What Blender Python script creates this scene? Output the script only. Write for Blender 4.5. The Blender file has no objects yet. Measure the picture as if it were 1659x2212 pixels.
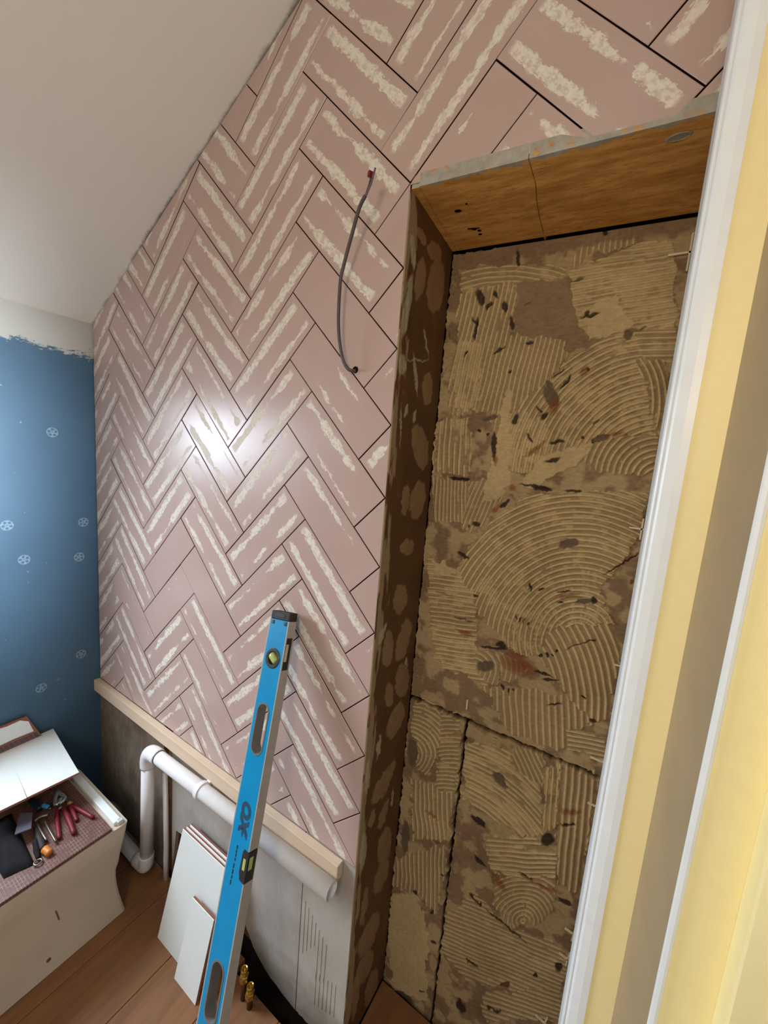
import bpy, bmesh, math, random
import numpy as np
from mathutils import Vector, Matrix
random.seed(7); rng = np.random.RandomState(5)
sc = bpy.context.scene; COL = sc.collection

# ------------------------------------------------------------------ camera
CAM = Vector((0.7065, -0.6836, 1.5074)); FPX = 864.44; IW, IH = 1659, 2212
RB = np.array([[0.84270, 0.53260, 0.07895], [0.14119, -0.07710, -0.98697], [-0.51957, 0.84287, -0.14017]])
_u, _s, _v = np.linalg.svd(RB); RB = _u @ _v            # rows: right, down, forward
cam = bpy.data.cameras.new('camera'); co = bpy.data.objects.new('camera', cam); COL.objects.link(co)
m = Matrix.Identity(4)
for i in range(3):
    m[i][0] = RB[0][i]; m[i][1] = -RB[1][i]; m[i][2] = -RB[2][i]; m[i][3] = CAM[i]
co.matrix_world = m
cam.sensor_fit = 'VERTICAL'; cam.sensor_height = 36.0; cam.lens = FPX * 36.0 / IH; cam.clip_start = 0.01
sc.camera = co

# ------------------------------------------------------------------ world and lights
world = bpy.data.worlds.new('world'); sc.world = world; world.use_nodes = True
bg = world.node_tree.nodes['Background']; bg.inputs[0].default_value = (0.92, 0.96, 1.0, 1); bg.inputs[1].default_value = 0.29

def area(name, loc, target, sx, sy, power, color, spread=180):
    l = bpy.data.lights.new(name, 'AREA'); l.shape = 'RECTANGLE'; l.size = sx; l.size_y = sy
    l.energy = power; l.color = color; l.spread = math.radians(spread)
    o = bpy.data.objects.new(name, l); COL.objects.link(o); o.location = loc
    d = (Vector(target) - Vector(loc)).normalized()
    o.rotation_euler = d.to_track_quat('-Z', 'Y').to_euler()
    return o

WY0, WY1, WZ0, WZ1 = -1.00, -0.33, 0.74, 1.68             # the window opening in the left wall
area('window_daylight', (-1.25, (WY0 + WY1) / 2, 1.98), (-0.65, (WY0 + WY1) / 2, 1.35), 1.5, 1.9, 205.0, (0.75, 0.87, 1.0))
area('blue_wall_fill', (2.6, -0.52, 1.62), (-0.965, -0.44, 1.34), 0.42, 0.30, 4.2, (0.80, 0.90, 1.0), 24)  # added cool fill that brightens the blue wall; no such window is known
pl = bpy.data.lights.new('landing_bulb', 'POINT'); pl.energy = 17.5; pl.color = (1.0, 0.79, 0.53); pl.shadow_soft_size = 0.15
plo = bpy.data.objects.new('landing_bulb', pl); COL.objects.link(plo); plo.location = (0.64, -1.38, 1.80)

sc.view_settings.view_transform = 'Standard'; sc.view_settings.look = 'None'
sc.view_settings.exposure = 0.40; sc.view_settings.gamma = 1.0; sc.view_settings.use_curve_mapping = False

# ------------------------------------------------------------------ helpers
def lin(c):
    c = np.asarray(c, float) / 255.0
    return np.where(c <= 0.04045, c / 12.92, ((c + 0.055) / 1.055) ** 2.4)
def rgba(c): return tuple(float(v) for v in lin(c)) + (1.0,)

def at(px, py, axis, val):
    """where the sight line of a photograph pixel meets the plane  coordinate[axis] = val"""
    d = RB.T @ np.array([(px - IW / 2) / FPX, (py - IH / 2) / FPX, 1.0])
    t = (val - CAM[axis]) / d[axis]
    return Vector([CAM[i] + t * d[i] for i in range(3)])
def to_px(x, y, z):
    P = np.stack([x - CAM[0], y - CAM[1], z - CAM[2]], -1) @ RB.T
    return P[..., 0] / P[..., 2] * FPX + IW / 2, P[..., 1] / P[..., 2] * FPX + IH / 2

def link(name, me, mats=None, parent=None):
    o = bpy.data.objects.new(name, me); COL.objects.link(o)
    if mats is not None:
        for mm in (mats if isinstance(mats, (list, tuple)) else [mats]): me.materials.append(mm)
    if parent is not None: o.parent = parent
    return o
def fin(bm, name, mats=None, parent=None, smooth=False):
    me = bpy.data.meshes.new(name); bmesh.ops.recalc_face_normals(bm, faces=bm.faces); bm.to_mesh(me); bm.free()
    if smooth:
        for p in me.polygons: p.use_smooth = True
    return link(name, me, mats, parent)
def tag(o, label=None, cat=None, group=None, kind=None):
    if label: o['label'] = label
    if cat: o['category'] = cat
    if group: o['group'] = group
    if kind: o['kind'] = kind
    return o
def empty(name, loc=(0, 0, 0)):
    o = bpy.data.objects.new(name, None); COL.objects.link(o); o.location = loc; o.empty_display_size = 0.05
    return o
def keep(child, parent):
    """parent a part built in world coordinates under a thing whose origin stands at its base"""
    child.parent = parent; child.matrix_parent_inverse = Matrix.Translation(-parent.location)
    return child
def sub(o, part):
    """a piece of a part (the part itself stands in world coordinates)"""
    o.parent = part; return o
def add_box(bm, c, s, M=None, bev=0):
    r = bmesh.ops.create_cube(bm, size=1.0)
    vs = r['verts']
    for v in vs:
        v.co = Vector((v.co.x * s[0] + c[0], v.co.y * s[1] + c[1], v.co.z * s[2] + c[2]))
    if bev:
        es = list({e for v in vs for e in v.link_edges})
        rr = bmesh.ops.bevel(bm, geom=es, offset=bev, segments=2, affect='EDGES', profile=0.5)
        vs = list({v for f in rr['faces'] for v in f.verts} | {v for v in vs if v.is_valid})
    if M is not None:
        for v in vs: v.co = M @ v.co
    return vs
def add_prism(bm, pts, ext):
    """polygon pts (3d, planar) extruded by vector ext"""
    a = [bm.verts.new(p) for p in pts]; b = [bm.verts.new(Vector(p) + Vector(ext)) for p in pts]
    bm.faces.new(a); bm.faces.new(b[::-1]); n = len(pts)
    for i in range(n): bm.faces.new((a[i], b[i], b[(i + 1) % n], a[(i + 1) % n]))
def smooth_path(pts, sub=6):
    P = [Vector(p) for p in pts]; out = []
    for i in range(len(P) - 1):
        p0 = P[max(i - 1, 0)]; p1 = P[i]; p2 = P[i + 1]; p3 = P[min(i + 2, len(P) - 1)]
        for k in range(sub):
            t = k / sub
            out.append(0.5 * ((2 * p1) + (p2 - p0) * t + (2 * p0 - 5 * p1 + 4 * p2 - p3) * t * t + (3 * p1 - p0 - 3 * p2 + p3) * t ** 3))
    out.append(P[-1]); return out
def add_tube(bm, pts, rad, seg=14, caps=True):
    P = [Vector(p) for p in pts]; n = len(P)
    rad = [rad] * n if not isinstance(rad, (list, tuple)) else rad
    rings = []; up = None
    for i in range(n):
        d = (P[min(i + 1, n - 1)] - P[max(i - 1, 0)]).normalized()
        if up is None:
            up = d.orthogonal().normalized()
        else:
            up = (up - d * up.dot(d)).normalized()
        sd = d.cross(up)
        rings.append([bm.verts.new(P[i] + (up * math.cos(a) + sd * math.sin(a)) * rad[i]) for a in [2 * math.pi * k / seg for k in range(seg)]])
    for i in range(n - 1):
        for k in range(seg):
            bm.faces.new((rings[i][k], rings[i][(k + 1) % seg], rings[i + 1][(k + 1) % seg], rings[i + 1][k]))
    if caps: bm.faces.new(rings[0][::-1]); bm.faces.new(rings[-1])
def add_lathe(bm, prof, M, seg=24):
    """profile (r, h) turned about local z, placed by M"""
    rings = [[bm.verts.new(M @ Vector((max(r, 1e-5) * math.cos(2 * math.pi * k / seg), max(r, 1e-5) * math.sin(2 * math.pi * k / seg), h))) for k in range(seg)] for r, h in prof]
    for i in range(len(rings) - 1):
        for k in range(seg):
            bm.faces.new((rings[i][k], rings[i][(k + 1) % seg], rings[i + 1][(k + 1) % seg], rings[i + 1][k]))
    bm.faces.new(rings[0][::-1]); bm.faces.new(rings[-1])
def holed(name, outer, holes, depth, M, mats, parent=None, bevel=0.0):
    """flat outline with holes, given a thickness (local xy outline, thickness along local z)"""
    cu = bpy.data.curves.new(name + '_outline', 'CURVE'); cu.dimensions = '2D'; cu.fill_mode = 'BOTH'; cu.extrude = depth / 2; cu.bevel_depth = bevel
    for loop in [outer] + holes:
        sp = cu.splines.new('POLY'); sp.points.add(len(loop) - 1); sp.use_cyclic_u = True
        for p, q in zip(sp.points, loop): p.co = (q[0], q[1], 0, 1)
    t = bpy.data.objects.new('tmp', cu); me = bpy.data.meshes.new_from_object(t)
    bpy.data.objects.remove(t); bpy.data.curves.remove(cu)
    me.transform(M); me.name = name
    return link(name, me, mats, parent)
def stadium(cx, cy, w, h, n=10):
    r = w / 2; k = max(h / 2 - r, 0); out = []
    for i in range(n + 1):
        a = math.pi * i / n; out.append((cx + r * math.cos(a), cy + k + r * math.sin(a)))
    for i in range(n + 1):
        a = math.pi + math.pi * i / n; out.append((cx + r * math.cos(a), cy - k + r * math.sin(a)))
    return out
def circle(cx, cy, r, n=28): return [(cx + r * math.cos(2 * math.pi * i / n), cy + r * math.sin(2 * math.pi * i / n)) for i in range(n)]

# ------------------------------------------------------------------ materials
class NT:
    def __init__(s, name):
        s.m = bpy.data.materials.new(name); s.m.use_nodes = True; s.t = s.m.node_tree; s.n = s.t.nodes; s.b = s.n['Principled BSDF']
    def node(s, typ, **kw):
        n = s.n.new(typ)
        for k, v in kw.items(): setattr(n, k, v)
        return n
    def put(s, sock, v):
        if hasattr(v, 'is_output') or isinstance(v, bpy.types.NodeSocket): s.t.links.new(v, sock)
        else: sock.default_value = v
    def math(s, op, a, b=0.0, c=0.0, clamp=False):
        n = s.node('ShaderNodeMath', operation=op, use_clamp=clamp); s.put(n.inputs[0], a); s.put(n.inputs[1], b); s.put(n.inputs[2], c); return n.outputs[0]
    def ramp(s, v, lo, hi):
        n = s.node('ShaderNodeMapRange', interpolation_type='SMOOTHSTEP'); s.put(n.inputs[0], v); s.put(n.inputs[1], lo); s.put(n.inputs[2], hi); return n.outputs[0]
    def noise(s, vec, scale, detail=3, rough=0.55, out=0):
        n = s.node('ShaderNodeTexNoise'); s.put(n.inputs['Vector'], vec); s.put(n.inputs['Scale'], scale); s.put(n.inputs['Detail'], detail); s.put(n.inputs['Roughness'], rough); return n.outputs[out]
    def mix(s, f, a, b):
        n = s.node('ShaderNodeMix', data_type='RGBA'); s.put(n.inputs[0], f); s.put(n.inputs[6], a); s.put(n.inputs[7], b); return n.outputs[2]
    def xyz(s, x, y, z=0.0):
        n = s.node('ShaderNodeCombineXYZ'); s.put(n.inputs[0], x); s.put(n.inputs[1], y); s.put(n.inputs[2], z); return n.outputs[0]
    def sep(s, v):
        n = s.node('ShaderNodeSeparateXYZ'); s.put(n.inputs[0], v); return n.outputs
    def pos(s): return s.node('ShaderNodeNewGeometry').outputs['Position']
    def bump(s, h, strength=0.3, dist=0.002):
        n = s.node('ShaderNodeBump'); s.put(n.inputs['Height'], h); n.inputs['Strength'].default_value = strength; n.inputs['Distance'].default_value = dist
        s.t.links.new(n.outputs[0], s.b.inputs['Normal'])
    def set(s, base=None, rough=None, spec=None, metal=None):
        if base is not None: s.put(s.b.inputs['Base Color'], base)
        if rough is not None: s.put(s.b.inputs['Roughness'], rough)
        if spec is not None: s.put(s.b.inputs['Specular IOR Level'], spec)
        if metal is not None: s.put(s.b.inputs['Metallic'], metal)
        return s.m
def plain(name, c, rough=0.5, spec=0.5, metal=0.0, var=0.12, scale=30, bump=0.0):
    t = NT(name); n = t.noise(t.pos(), scale)
    c = np.array(c, float)
    t.set(t.mix(n, rgba(c * (1 - var)), rgba(np.minimum(c * (1 + var), 255))), rough, spec, metal)
    if bump: t.bump(n, bump, 0.002)
    return t.m

M_white = plain('white_gloss_paint', (236, 241, 243), 0.35, 0.5, var=0.03)
M_yellow = plain('cream_yellow_paint', (252, 236, 178), 0.40, 0.4, var=0.025, scale=60)
M_yellow_shade = plain('shaded_cream_paint', (170, 148, 114), 0.55, 0.3, var=0.05, scale=14)  # shade on the stop's side face, put into the paint colour
M_pipe = plain('white_plastic_pipe', (234, 232, 233), 0.28, 0.5, var=0.03)
M_seal = plain('black_seal', (35, 32, 32), 0.6)
M_tilewhite = plain('white_glaze', (228, 232, 228), 0.16, 0.5, var=0.01)
M_biscuit = plain('terracotta_biscuit', (150, 102, 84), 0.9, 0.1, var=0.12)
M_boxwhite = plain('white_box_plastic', (205, 190, 170), 0.5, 0.4, var=0.06, scale=8)
M_black = plain('black_rubber', (46, 41, 37), 0.65, 0.35, var=0.25, scale=60)
M_darkgrey = plain('dark_grey_plastic', (58, 60, 62), 0.4, 0.5)
M_alu = plain('bare_aluminium', (172, 163, 152), 0.45, 0.5, metal=0.0, var=0.08)
M_blue = plain('blue_enamel', (10, 138, 190), 0.38, 0.45, var=0.06, scale=25)
M_trim = plain('grey_hole_trim', (112, 110, 106), 0.4, 0.5)
M_logo = plain('grey_print', (40, 72, 98), 0.5)
M_vial = plain('green_vial', (178, 192, 112), 0.15, 0.6, var=0.05)
M_vialpale = plain('pale_vial', (196, 190, 160), 0.2, 0.6, var=0.05)
M_redgrip = plain('red_grip', (112, 22, 30), 0.5, var=0.15)
M_steel = plain('dull_steel', (130, 120, 108), 0.35, metal=0.8, var=0.2)
M_silver = plain('silver_metal', (190, 198, 204), 0.3, metal=0.7, var=0.1)
M_brass = plain('brass', (196, 164, 84), 0.22, metal=1.0, var=0.15)
M_copper = plain('dull_copper', (92, 64, 40), 0.4, metal=0.7, var=0.2)
M_pouch = plain('dark_pouch_fabric', (34, 33, 36), 0.9, 0.1, var=0.25, scale=80)
M_flap = plain('grey_flap', (92, 92, 104), 0.8, 0.2, var=0.1)
M_orange = plain('orange_plastic', (190, 112, 40), 0.5)
M_teal = plain('dark_teal_plastic', (14, 44, 60), 0.4)
M_bluebtn = plain('bright_blue_plastic', (70, 150, 205), 0.3)
M_sheath = plain('grey_cable_sheath', (84, 74, 74), 0.5, var=0.08)
M_core = plain('purple_core', (110, 86, 100), 0.5)
M_red = plain('red_connector', (120, 10, 22), 0.35)
M_spacer = plain('pale_spacer_plastic', (226, 216, 178), 0.5, var=0.03)
M_dark = plain('dark_void', (24, 17, 12), 0.95, 0.1, var=0.2)
M_carton = plain('brown_cardboard', (108, 82, 62), 0.9, 0.1)
M_stud = plain('brown_timber', (120, 86, 58), 0.8, 0.2, var=0.18)
M_film = plain('clear_film', (205, 205, 205), 0.15, 0.6)

def mat_ceiling():
    t = NT('white_ceiling_plaster'); p = t.pos(); s = t.sep(p)
    big = t.noise(p, 2.2, 4); fine = t.noise(p, 90, 3)
    c = t.mix(big, rgba((236, 232, 223)), rgba((243, 239, 231)))
    # grey grubby plaster fringe along the tiled wall
    edge = t.ramp(t.math('ADD', s[1], t.math('MULTIPLY', t.noise(p, 17, 5, 0.7), 0.034)), 0.009, 0.022)
    c = t.mix(t.math('MULTIPLY', edge, 0.8), c, rgba((128, 118, 106)))
    t.set(c, 0.85, 0.25); t.bump(t.math('ADD', big, t.math('MULTIPLY', fine, 0.1)), 0.25, 0.01); return t.m
def mat_left():
    t = NT('blue_paint_and_plaster'); p = t.pos(); s = t.sep(p)
    n = t.noise(p, 16, 5, 0.7); f = t.noise(t.xyz(s[0], t.math('MULTIPLY', s[1], 0.6), s[2]), 70, 4, 0.75)
    edge = t.math('ADD', t.math('ADD', s[2], t.math('MULTIPLY', n, 0.075)), t.math('MULTIPLY', t.noise(t.xyz(s[0], t.math('MULTIPLY', s[1], 0.35), s[2]), 120, 5, 0.8), 0.11))
    k = t.ramp(edge, 1.858, 1.868)
    blue = t.mix(t.noise(p, 5, 3), rgba((62, 92, 116)), rgba((74, 106, 130)))
    sp = t.ramp(t.noise(p, 55, 4, 0.6), 0.70, 0.72)
    blue = t.mix(t.math('MULTIPLY', sp, 0.45), blue, rgba((150, 175, 190)))
    t.set(t.mix(k, blue, rgba((190, 188, 180))), t.math('ADD', t.math('MULTIPLY', k, 0.35), 0.5), 0.4)
    t.bump(t.math('ADD', k, t.math('MULTIPLY', n, 0.5)), 0.3, 0.002); return t.m
def mat_pink():
    t = NT('pink_glazed_tile'); uv = t.node('ShaderNodeUVMap').outputs[0]; s = t.sep(uv)
    def attr(nm): 
        a = t.node('ShaderNodeAttribute', attribute_type='OBJECT', attribute_name=nm); return a.outputs['Fac']
    sd = t.math('MULTIPLY', attr('seed'), 7.31); u, v = s[0], s[1]
    sd2 = t.math('MULTIPLY', attr('seed'), 3.17)
    w1 = t.noise(t.xyz(u, t.math('MULTIPLY', v, 0.3), sd), 26, 3, 0.6)
    wob = t.math('MULTIPLY', t.math('SUBTRACT', w1, 0.5), 0.016)
    tilt = t.math('MULTIPLY', t.math('SUBTRACT', u, 0.15), t.math('SUBTRACT', t.math('MODULO', sd2, 0.08), 0.04))
    fine = t.noise(t.xyz(t.math('MULTIPLY', u, 0.40), v, sd), 260, 6, 0.75)
    tear = t.noise(t.xyz(t.math('MULTIPLY', u, 0.55), v, sd2), 90, 5, 0.7)
    rag = t.math('ADD', t.math('MULTIPLY', t.math('SUBTRACT', fine, 0.5), 0.020), t.math('MULTIPLY', t.math('SUBTRACT', tear, 0.5), 0.018))
    vv = t.math('ADD', t.math('ADD', v, wob), t.math('ADD', rag, tilt))
    total = None
    for nm, c0, k in (('smear_a', 0.0790, 1.7), ('smear_b', 0.0215, 9.2)):
        am = attr(nm)
        wn = t.noise(t.xyz(u, k, sd), 11, 3, 0.6)
        hw = t.math('MULTIPLY', t.math('ADD', t.math('SUBTRACT', wn, 0.62), t.math('MULTIPLY', am, 0.36)), 0.050)
        hw = t.math('MINIMUM', hw, 0.0108)
        d = t.math('ABSOLUTE', t.math('SUBTRACT', vv, c0))
        inside = t.ramp(t.math('SUBTRACT', hw, d), -0.0002, 0.0022)
        total = inside if total is None else t.math('MAXIMUM', total, inside)
    ends = t.math('MULTIPLY', t.ramp(u, 0.008, 0.020), t.ramp(t.math('SUBTRACT', 0.297, u), 0.006, 0.016))
    total = t.math('MULTIPLY', total, ends)
    hole = t.ramp(t.noise(t.xyz(t.math('MULTIPLY', u, 0.7), v, sd), 130, 5, 0.68), 0.36, 0.56)
    dens = t.math('MULTIPLY', total, t.math('ADD', t.math('MULTIPLY', hole, 0.60), 0.36))
    haze = t.math('MULTIPLY', t.ramp(t.noise(t.xyz(t.math('MULTIPLY', u, 0.5), v, sd), 16, 4, 0.6), 0.50, 0.80), 0.10)
    pk = t.mix(t.noise(t.xyz(u, v, sd), 7, 3), rgba((188, 159, 149)), rgba((198, 170, 160)))
    chalk = t.mix(fine, rgba((222, 214, 196)), rgba((243, 238, 224)))
    dens = t.math('MINIMUM', t.math('ADD', dens, t.math('MULTIPLY', haze, attr('smear_a'))), 1.0)
    t.set(t.mix(dens, pk, chalk), t.math('ADD', t.math('MULTIPLY', dens, 0.45), 0.30), 0.5)
    t.bump(t.math('ADD', dens, t.math('MULTIPLY', fine, 0.1)), 0.25, 0.0008); return t.m
def mat_wood(name, c1, c2, c3, sx, sy, sz, edge=False):
    t = NT(name); p = t.pos(); s = t.sep(p)
    q = t.xyz(t.math('MULTIPLY', s[0], sx), t.math('MULTIPLY', s[1], sy), t.math('MULTIPLY', s[2], sz))
    n = t.noise(q, 9, 6, 0.65); g = t.noise(q, 42, 4, 0.6); b = t.noise(p, 9, 4)
    c = t.mix(t.ramp(n, 0.33, 0.66), rgba(c1), rgba(c2)); c = t.mix(t.math('MULTIPLY', t.ramp(g, 0.52, 0.72), 0.6), c, rgba(c3))
    c = t.mix(t.math('MULTIPLY', t.ramp(b, 0.5, 0.75), 0.35), c, rgba(c3))
    if edge:
        e = t.math('ADD', s[1], t.math('MULTIPLY', t.noise(t.xyz(t.math('MULTIPLY', s[0], 0.5), s[1], s[2]), 46, 6, 0.7), 0.050))
        k = t.math('MULTIPLY', t.ramp(t.math('SUBTRACT', 0.030, e), -0.001, 0.001), t.ramp(t.noise(p, 15, 5, 0.65), 0.36, 0.44))
        c = t.mix(k, c, t.mix(t.noise(p, 60, 4), rgba((130, 122, 108)), rgba((196, 192, 178))))
    t.set(c, 0.62, 0.3); t.bump(n, 0.2, 0.002); return t.m
def mat_floor():
    t = NT('brown_wood_floor'); p = t.pos(); s = t.sep(p)
    rnd = t.node('ShaderNodeObjectInfo').outputs['Random']
    q = t.xyz(t.math('MULTIPLY', s[0], 6.0), t.math('MULTIPLY', s[1], 0.8), t.math('MULTIPLY', rnd, 9.0))
    n = t.noise(q, 8, 6, 0.6); d = t.noise(p, 14, 4)
    c = t.mix(t.ramp(n, 0.3, 0.7), rgba((122, 84, 54)), rgba((142, 98, 62)))
    c = t.mix(t.math('MULTIPLY', rnd, 0.15), c, rgba((150, 104, 72))); c = t.mix(t.math('MULTIPLY', t.ramp(d, 0.5, 0.75), 0.3), c, rgba((120, 98, 76)))
    t.set(c, 0.5, 0.35); t.bump(n, 0.1, 0.001); return t.m
def mat_board(name, c1, c2, stain, amt):
    t = NT(name); p = t.pos(); s = t.sep(p)
    n = t.noise(p, 7, 5, 0.65); st = t.noise(t.xyz(t.math('MULTIPLY', s[0], 5.0), s[1], t.math('MULTIPLY', s[2], 0.7)), 24, 4, 0.6)
    c = t.mix(n, rgba(c1), rgba(c2)); c = t.mix(t.math('MULTIPLY', t.ramp(st, 0.52, 0.72), 0.4), c, rgba((206, 198, 184)))
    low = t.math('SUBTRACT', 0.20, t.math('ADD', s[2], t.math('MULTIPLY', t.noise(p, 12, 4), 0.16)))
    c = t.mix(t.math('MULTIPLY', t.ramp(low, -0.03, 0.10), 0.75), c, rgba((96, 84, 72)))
    c = t.mix(t.math('MULTIPLY', t.ramp(t.noise(p, 5, 4, 0.6), 0.40, 0.66), amt), c, rgba(stain))
    t.set(c, 0.9, 0.2); t.bump(st, 0.2, 0.001); return t.m
def mat_attr(name, rough=0.85, spec=0.2, grain=0.18, scale=140):
    t = NT(name); a = t.node('ShaderNodeAttribute', attribute_name='paint').outputs['Color']
    n = t.noise(t.pos(), scale, 4, 0.6)
    hs = t.node('ShaderNodeHueSaturation'); t.put(hs.inputs['Color'], a); t.put(hs.inputs['Value'], t.math('ADD', t.math('MULTIPLY', n, grain * 2), 1.0 - grain))
    t.set(hs.outputs[0], rough, spec); t.bump(n, 0.15, 0.001); return t.m
def mat_grid():
    t = NT('brown_gridded_top'); p = t.pos(); s = t.sep(p)
    a = t.math('SINE', t.math('MULTIPLY', s[0], 2 * math.pi / 0.0125)); b = t.math('SINE', t.math('MULTIPLY', s[1], 2 * math.pi / 0.0068))
    g = t.math('MAXIMUM', t.ramp(a, 0.72, 0.95), t.ramp(b, 0.62, 0.92))
    g = t.math('MULTIPLY', g, t.ramp(t.noise(p, 38, 4, 0.7), 0.36, 0.62))
    c = t.mix(t.noise(p, 10, 4), rgba((84, 54, 48)), rgba((116, 80, 70)))
    t.set(t.mix(t.math('MULTIPLY', g, 0.40), c, rgba((168, 142, 128))), 0.5, 0.4); t.bump(g, 0.35, 0.001); return t.m
def mat_batten():
    t = NT('pale_timber_batten'); p = t.pos(); s = t.sep(p)
    q = t.xyz(t.math('MULTIPLY', s[0], 0.5), t.math('MULTIPLY', s[1], 6.0), t.math('MULTIPLY', s[2], 6.0)); n = t.noise(q, 12, 5, 0.6)
    c = t.mix(n, rgba((208, 180, 152)), rgba((226, 204, 180)))
    t.set(c, 0.7, 0.25); t.bump(n, 0.1, 0.001); return t.m

M_ceil = mat_ceiling(); M_left = mat_left(); M_pink = mat_pink(); M_floor = mat_floor(); M_grid = mat_grid(); M_batten = mat_batten()
M_lintel = mat_wood('old_pine_lintel', (192, 132, 62), (228, 170, 92), (138, 86, 38), 1.2, 7, 7, edge=True)
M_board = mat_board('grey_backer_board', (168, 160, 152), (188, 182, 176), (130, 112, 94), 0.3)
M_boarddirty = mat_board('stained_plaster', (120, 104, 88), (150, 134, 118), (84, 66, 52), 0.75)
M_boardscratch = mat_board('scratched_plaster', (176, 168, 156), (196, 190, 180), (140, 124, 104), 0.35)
M_sub = plain('dark_tile_bed', (26, 17, 13), 0.95, 0.1, var=0.2, scale=50)
M_joint = plain('adhesive_stained_tile_edge', (62, 40, 32), 0.9, 0.1, var=0.2, scale=60)
M_attr = mat_attr('dried_adhesive_on_brick', 0.8, 0.25, 0.16)
M_attr2 = mat_attr('brown_slurry', 0.55, 0.35, 0.12, 90)

# ------------------------------------------------------------------ the setting
XL, XR, YB = -0.965, 0.750, 0.0
JX, HZ = 0.287, 1.989                                     # niche: jamb plane and head height
def ceil_z(x): return 1.885 + (x - XL) * 0.565
def head_f(x): return 1.989 - (x - 0.287) * 0.052          # front edge of the niche head
def head_r(x): return 1.969 - (x - 0.287) * 0.044          # its rear edge, sunk a little

def struct(o): o['kind'] = 'structure'; return o
# floor: long boards running away from the tiled wall, a strip left open along its foot
floor = empty('floor'); struct(floor)
xs = [-0.97, -0.80, -0.615, -0.43, -0.250, -0.07, 0.11, 0.29, 0.47, 0.65, 0.83, 1.01]
for i in range(len(xs) - 1):
    bm = bmesh.new(); y1 = -0.004 if xs[i + 1] < 0.0 else (-0.040 if xs[i] < 0.25 else 0.19)
    add_box(bm, ((xs[i] + xs[i + 1]) / 2, (y1 - 2.0) / 2, -0.011), (xs[i + 1] - xs[i] - 0.0016, y1 + 2.0, 0.022), bev=0.0012)
    fin(bm, 'plank', M_floor, floor)
bm = bmesh.new(); add_box(bm, (0.0, -0.9, -0.07), (2.0, 2.4, 0.02)); fin(bm, 'subfloor', M_dark, floor)

# left wall with the window opening
wl = empty('wall_left'); struct(wl)
for (y0, y1, z0, z1) in ((-2.0, WY0, -0.06, 2.1), (WY1, 0.03, -0.06, 2.1), (WY0, WY1, -0.06, WZ0), (WY0, WY1, WZ1, 2.1)):
    bm = bmesh.new(); add_box(bm, (XL - 0.03, (y0 + y1) / 2, (z0 + z1) / 2), (0.06, y1 - y0, z1 - z0)); fin(bm, 'wall_panel', M_left, wl)
# faded round wheel marks printed on the blue paint: thin discs with five holes
def wheel_mark(px, py, r, rot):
    c = at(px, py, 0, XL)
    M = Matrix.Translation((XL + 0.0004, c.y, c.z)) @ Matrix(((0, 0, 1, 0), (1, 0, 0, 0), (0, 1, 0, 0), (0, 0, 0, 1)))
    hs = [circle(0.60 * r * math.cos(rot + 2 * math.pi * k / 5), 0.60 * r * math.sin(rot + 2 * math.pi * k / 5), 0.24 * r, 10) for k in range(5)] + [circle(0, 0, 0.09 * r, 8)]
    holed('wheel_mark', circle(0, 0, r, 24), hs, 0.0004, M, M_mark, wl)
M_mark = plain('faded_white_print', (116, 140, 156), 0.6, 0.3, var=0.25, scale=160)
for px, py, r, rot in ((113, 934, .0165, .3), (15, 1135, .0165, .9), (180, 1128, .0165, .1), (52, 1209, .0165, .5), (171, 1203, .0165, .7), (175, 1413, .0165, .2), (89, 1486, .0165, 1.0)):
    wheel_mark(px, py, r, rot)

# window in the left wall
win = empty('window_1', (XL - 0.06, (WY0 + WY1) / 2, WZ0)); struct(win)
for nm, c, s in (('window_frame', ((WY0 + WY1) / 2, WZ0 + 0.02), (WY1 - WY0, 0.04)), ('window_frame', ((WY0 + WY1) / 2, WZ1 - 0.02), (WY1 - WY0, 0.04)),
                 ('window_frame', (WY0 + 0.02, (WZ0 + WZ1) / 2), (0.04, WZ1 - WZ0 - .08)), ('window_frame', (WY1 - 0.02, (WZ0 + WZ1) / 2), (0.04, WZ1 - WZ0 - .08))):
    bm = bmesh.new(); add_box(bm, (XL - 0.04, c[0], c[1]), (0.04, s[0], s[1])); keep(fin(bm, nm, M_white), win)

t = NT('window_glass'); tr = t.node('ShaderNodeBsdfTransparent'); gl = t.node('ShaderNodeBsdfGlossy'); gl.inputs['Roughness'].default_value = 0.02; mx = t.node('ShaderNodeMixShader'); mx.inputs[0].default_value = 0.06
t.t.links.new(tr.outputs[0], mx.inputs[1]); t.t.links.new(gl.outputs[0], mx.inputs[2]); t.t.links.new(mx.outputs[0], t.n['Material Output'].inputs['Surface'])
bm = bmesh.new(); add_box(bm, (XL - 0.045, (WY0 + WY1) / 2, (WZ0 + WZ1) / 2), (0.004, WY1 - WY0 - .078, WZ1 - WZ0 - .078)); keep(fin(bm, 'pane', t.m), win)

# sloping ceiling
bm = bmesh.new()
nx, ny = 40, 30; grid = []
for i in range(nx + 1):
    x = XL - 0.03 + (1.45) * i / nx; row = []
    for j in range(ny + 1):
        y = 0.012 - 2.0 * (j / ny) ** 1.6
        wv = 0.006 * math.sin(3.1 * x + 1.3) * math.cos(2.7 * y + 0.5) + 0.004 * math.sin(9 * x + 4 * y)
        row.append(bm.verts.new((x, y, ceil_z(x) + wv)))
    grid.append(row)
for i in range(nx):
    for j in range(ny): bm.faces.new((grid[i][j], grid[i + 1][j], grid[i + 1][j + 1], grid[i][j + 1]))
r = bmesh.ops.extrude_face_region(bm, geom=bm.faces[:])
for v in r['geom']:
    if isinstance(v, bmesh.types.BMVert): v.co.z += 0.05
struct(fin(bm, 'ceiling', M_ceil, smooth=True))

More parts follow.
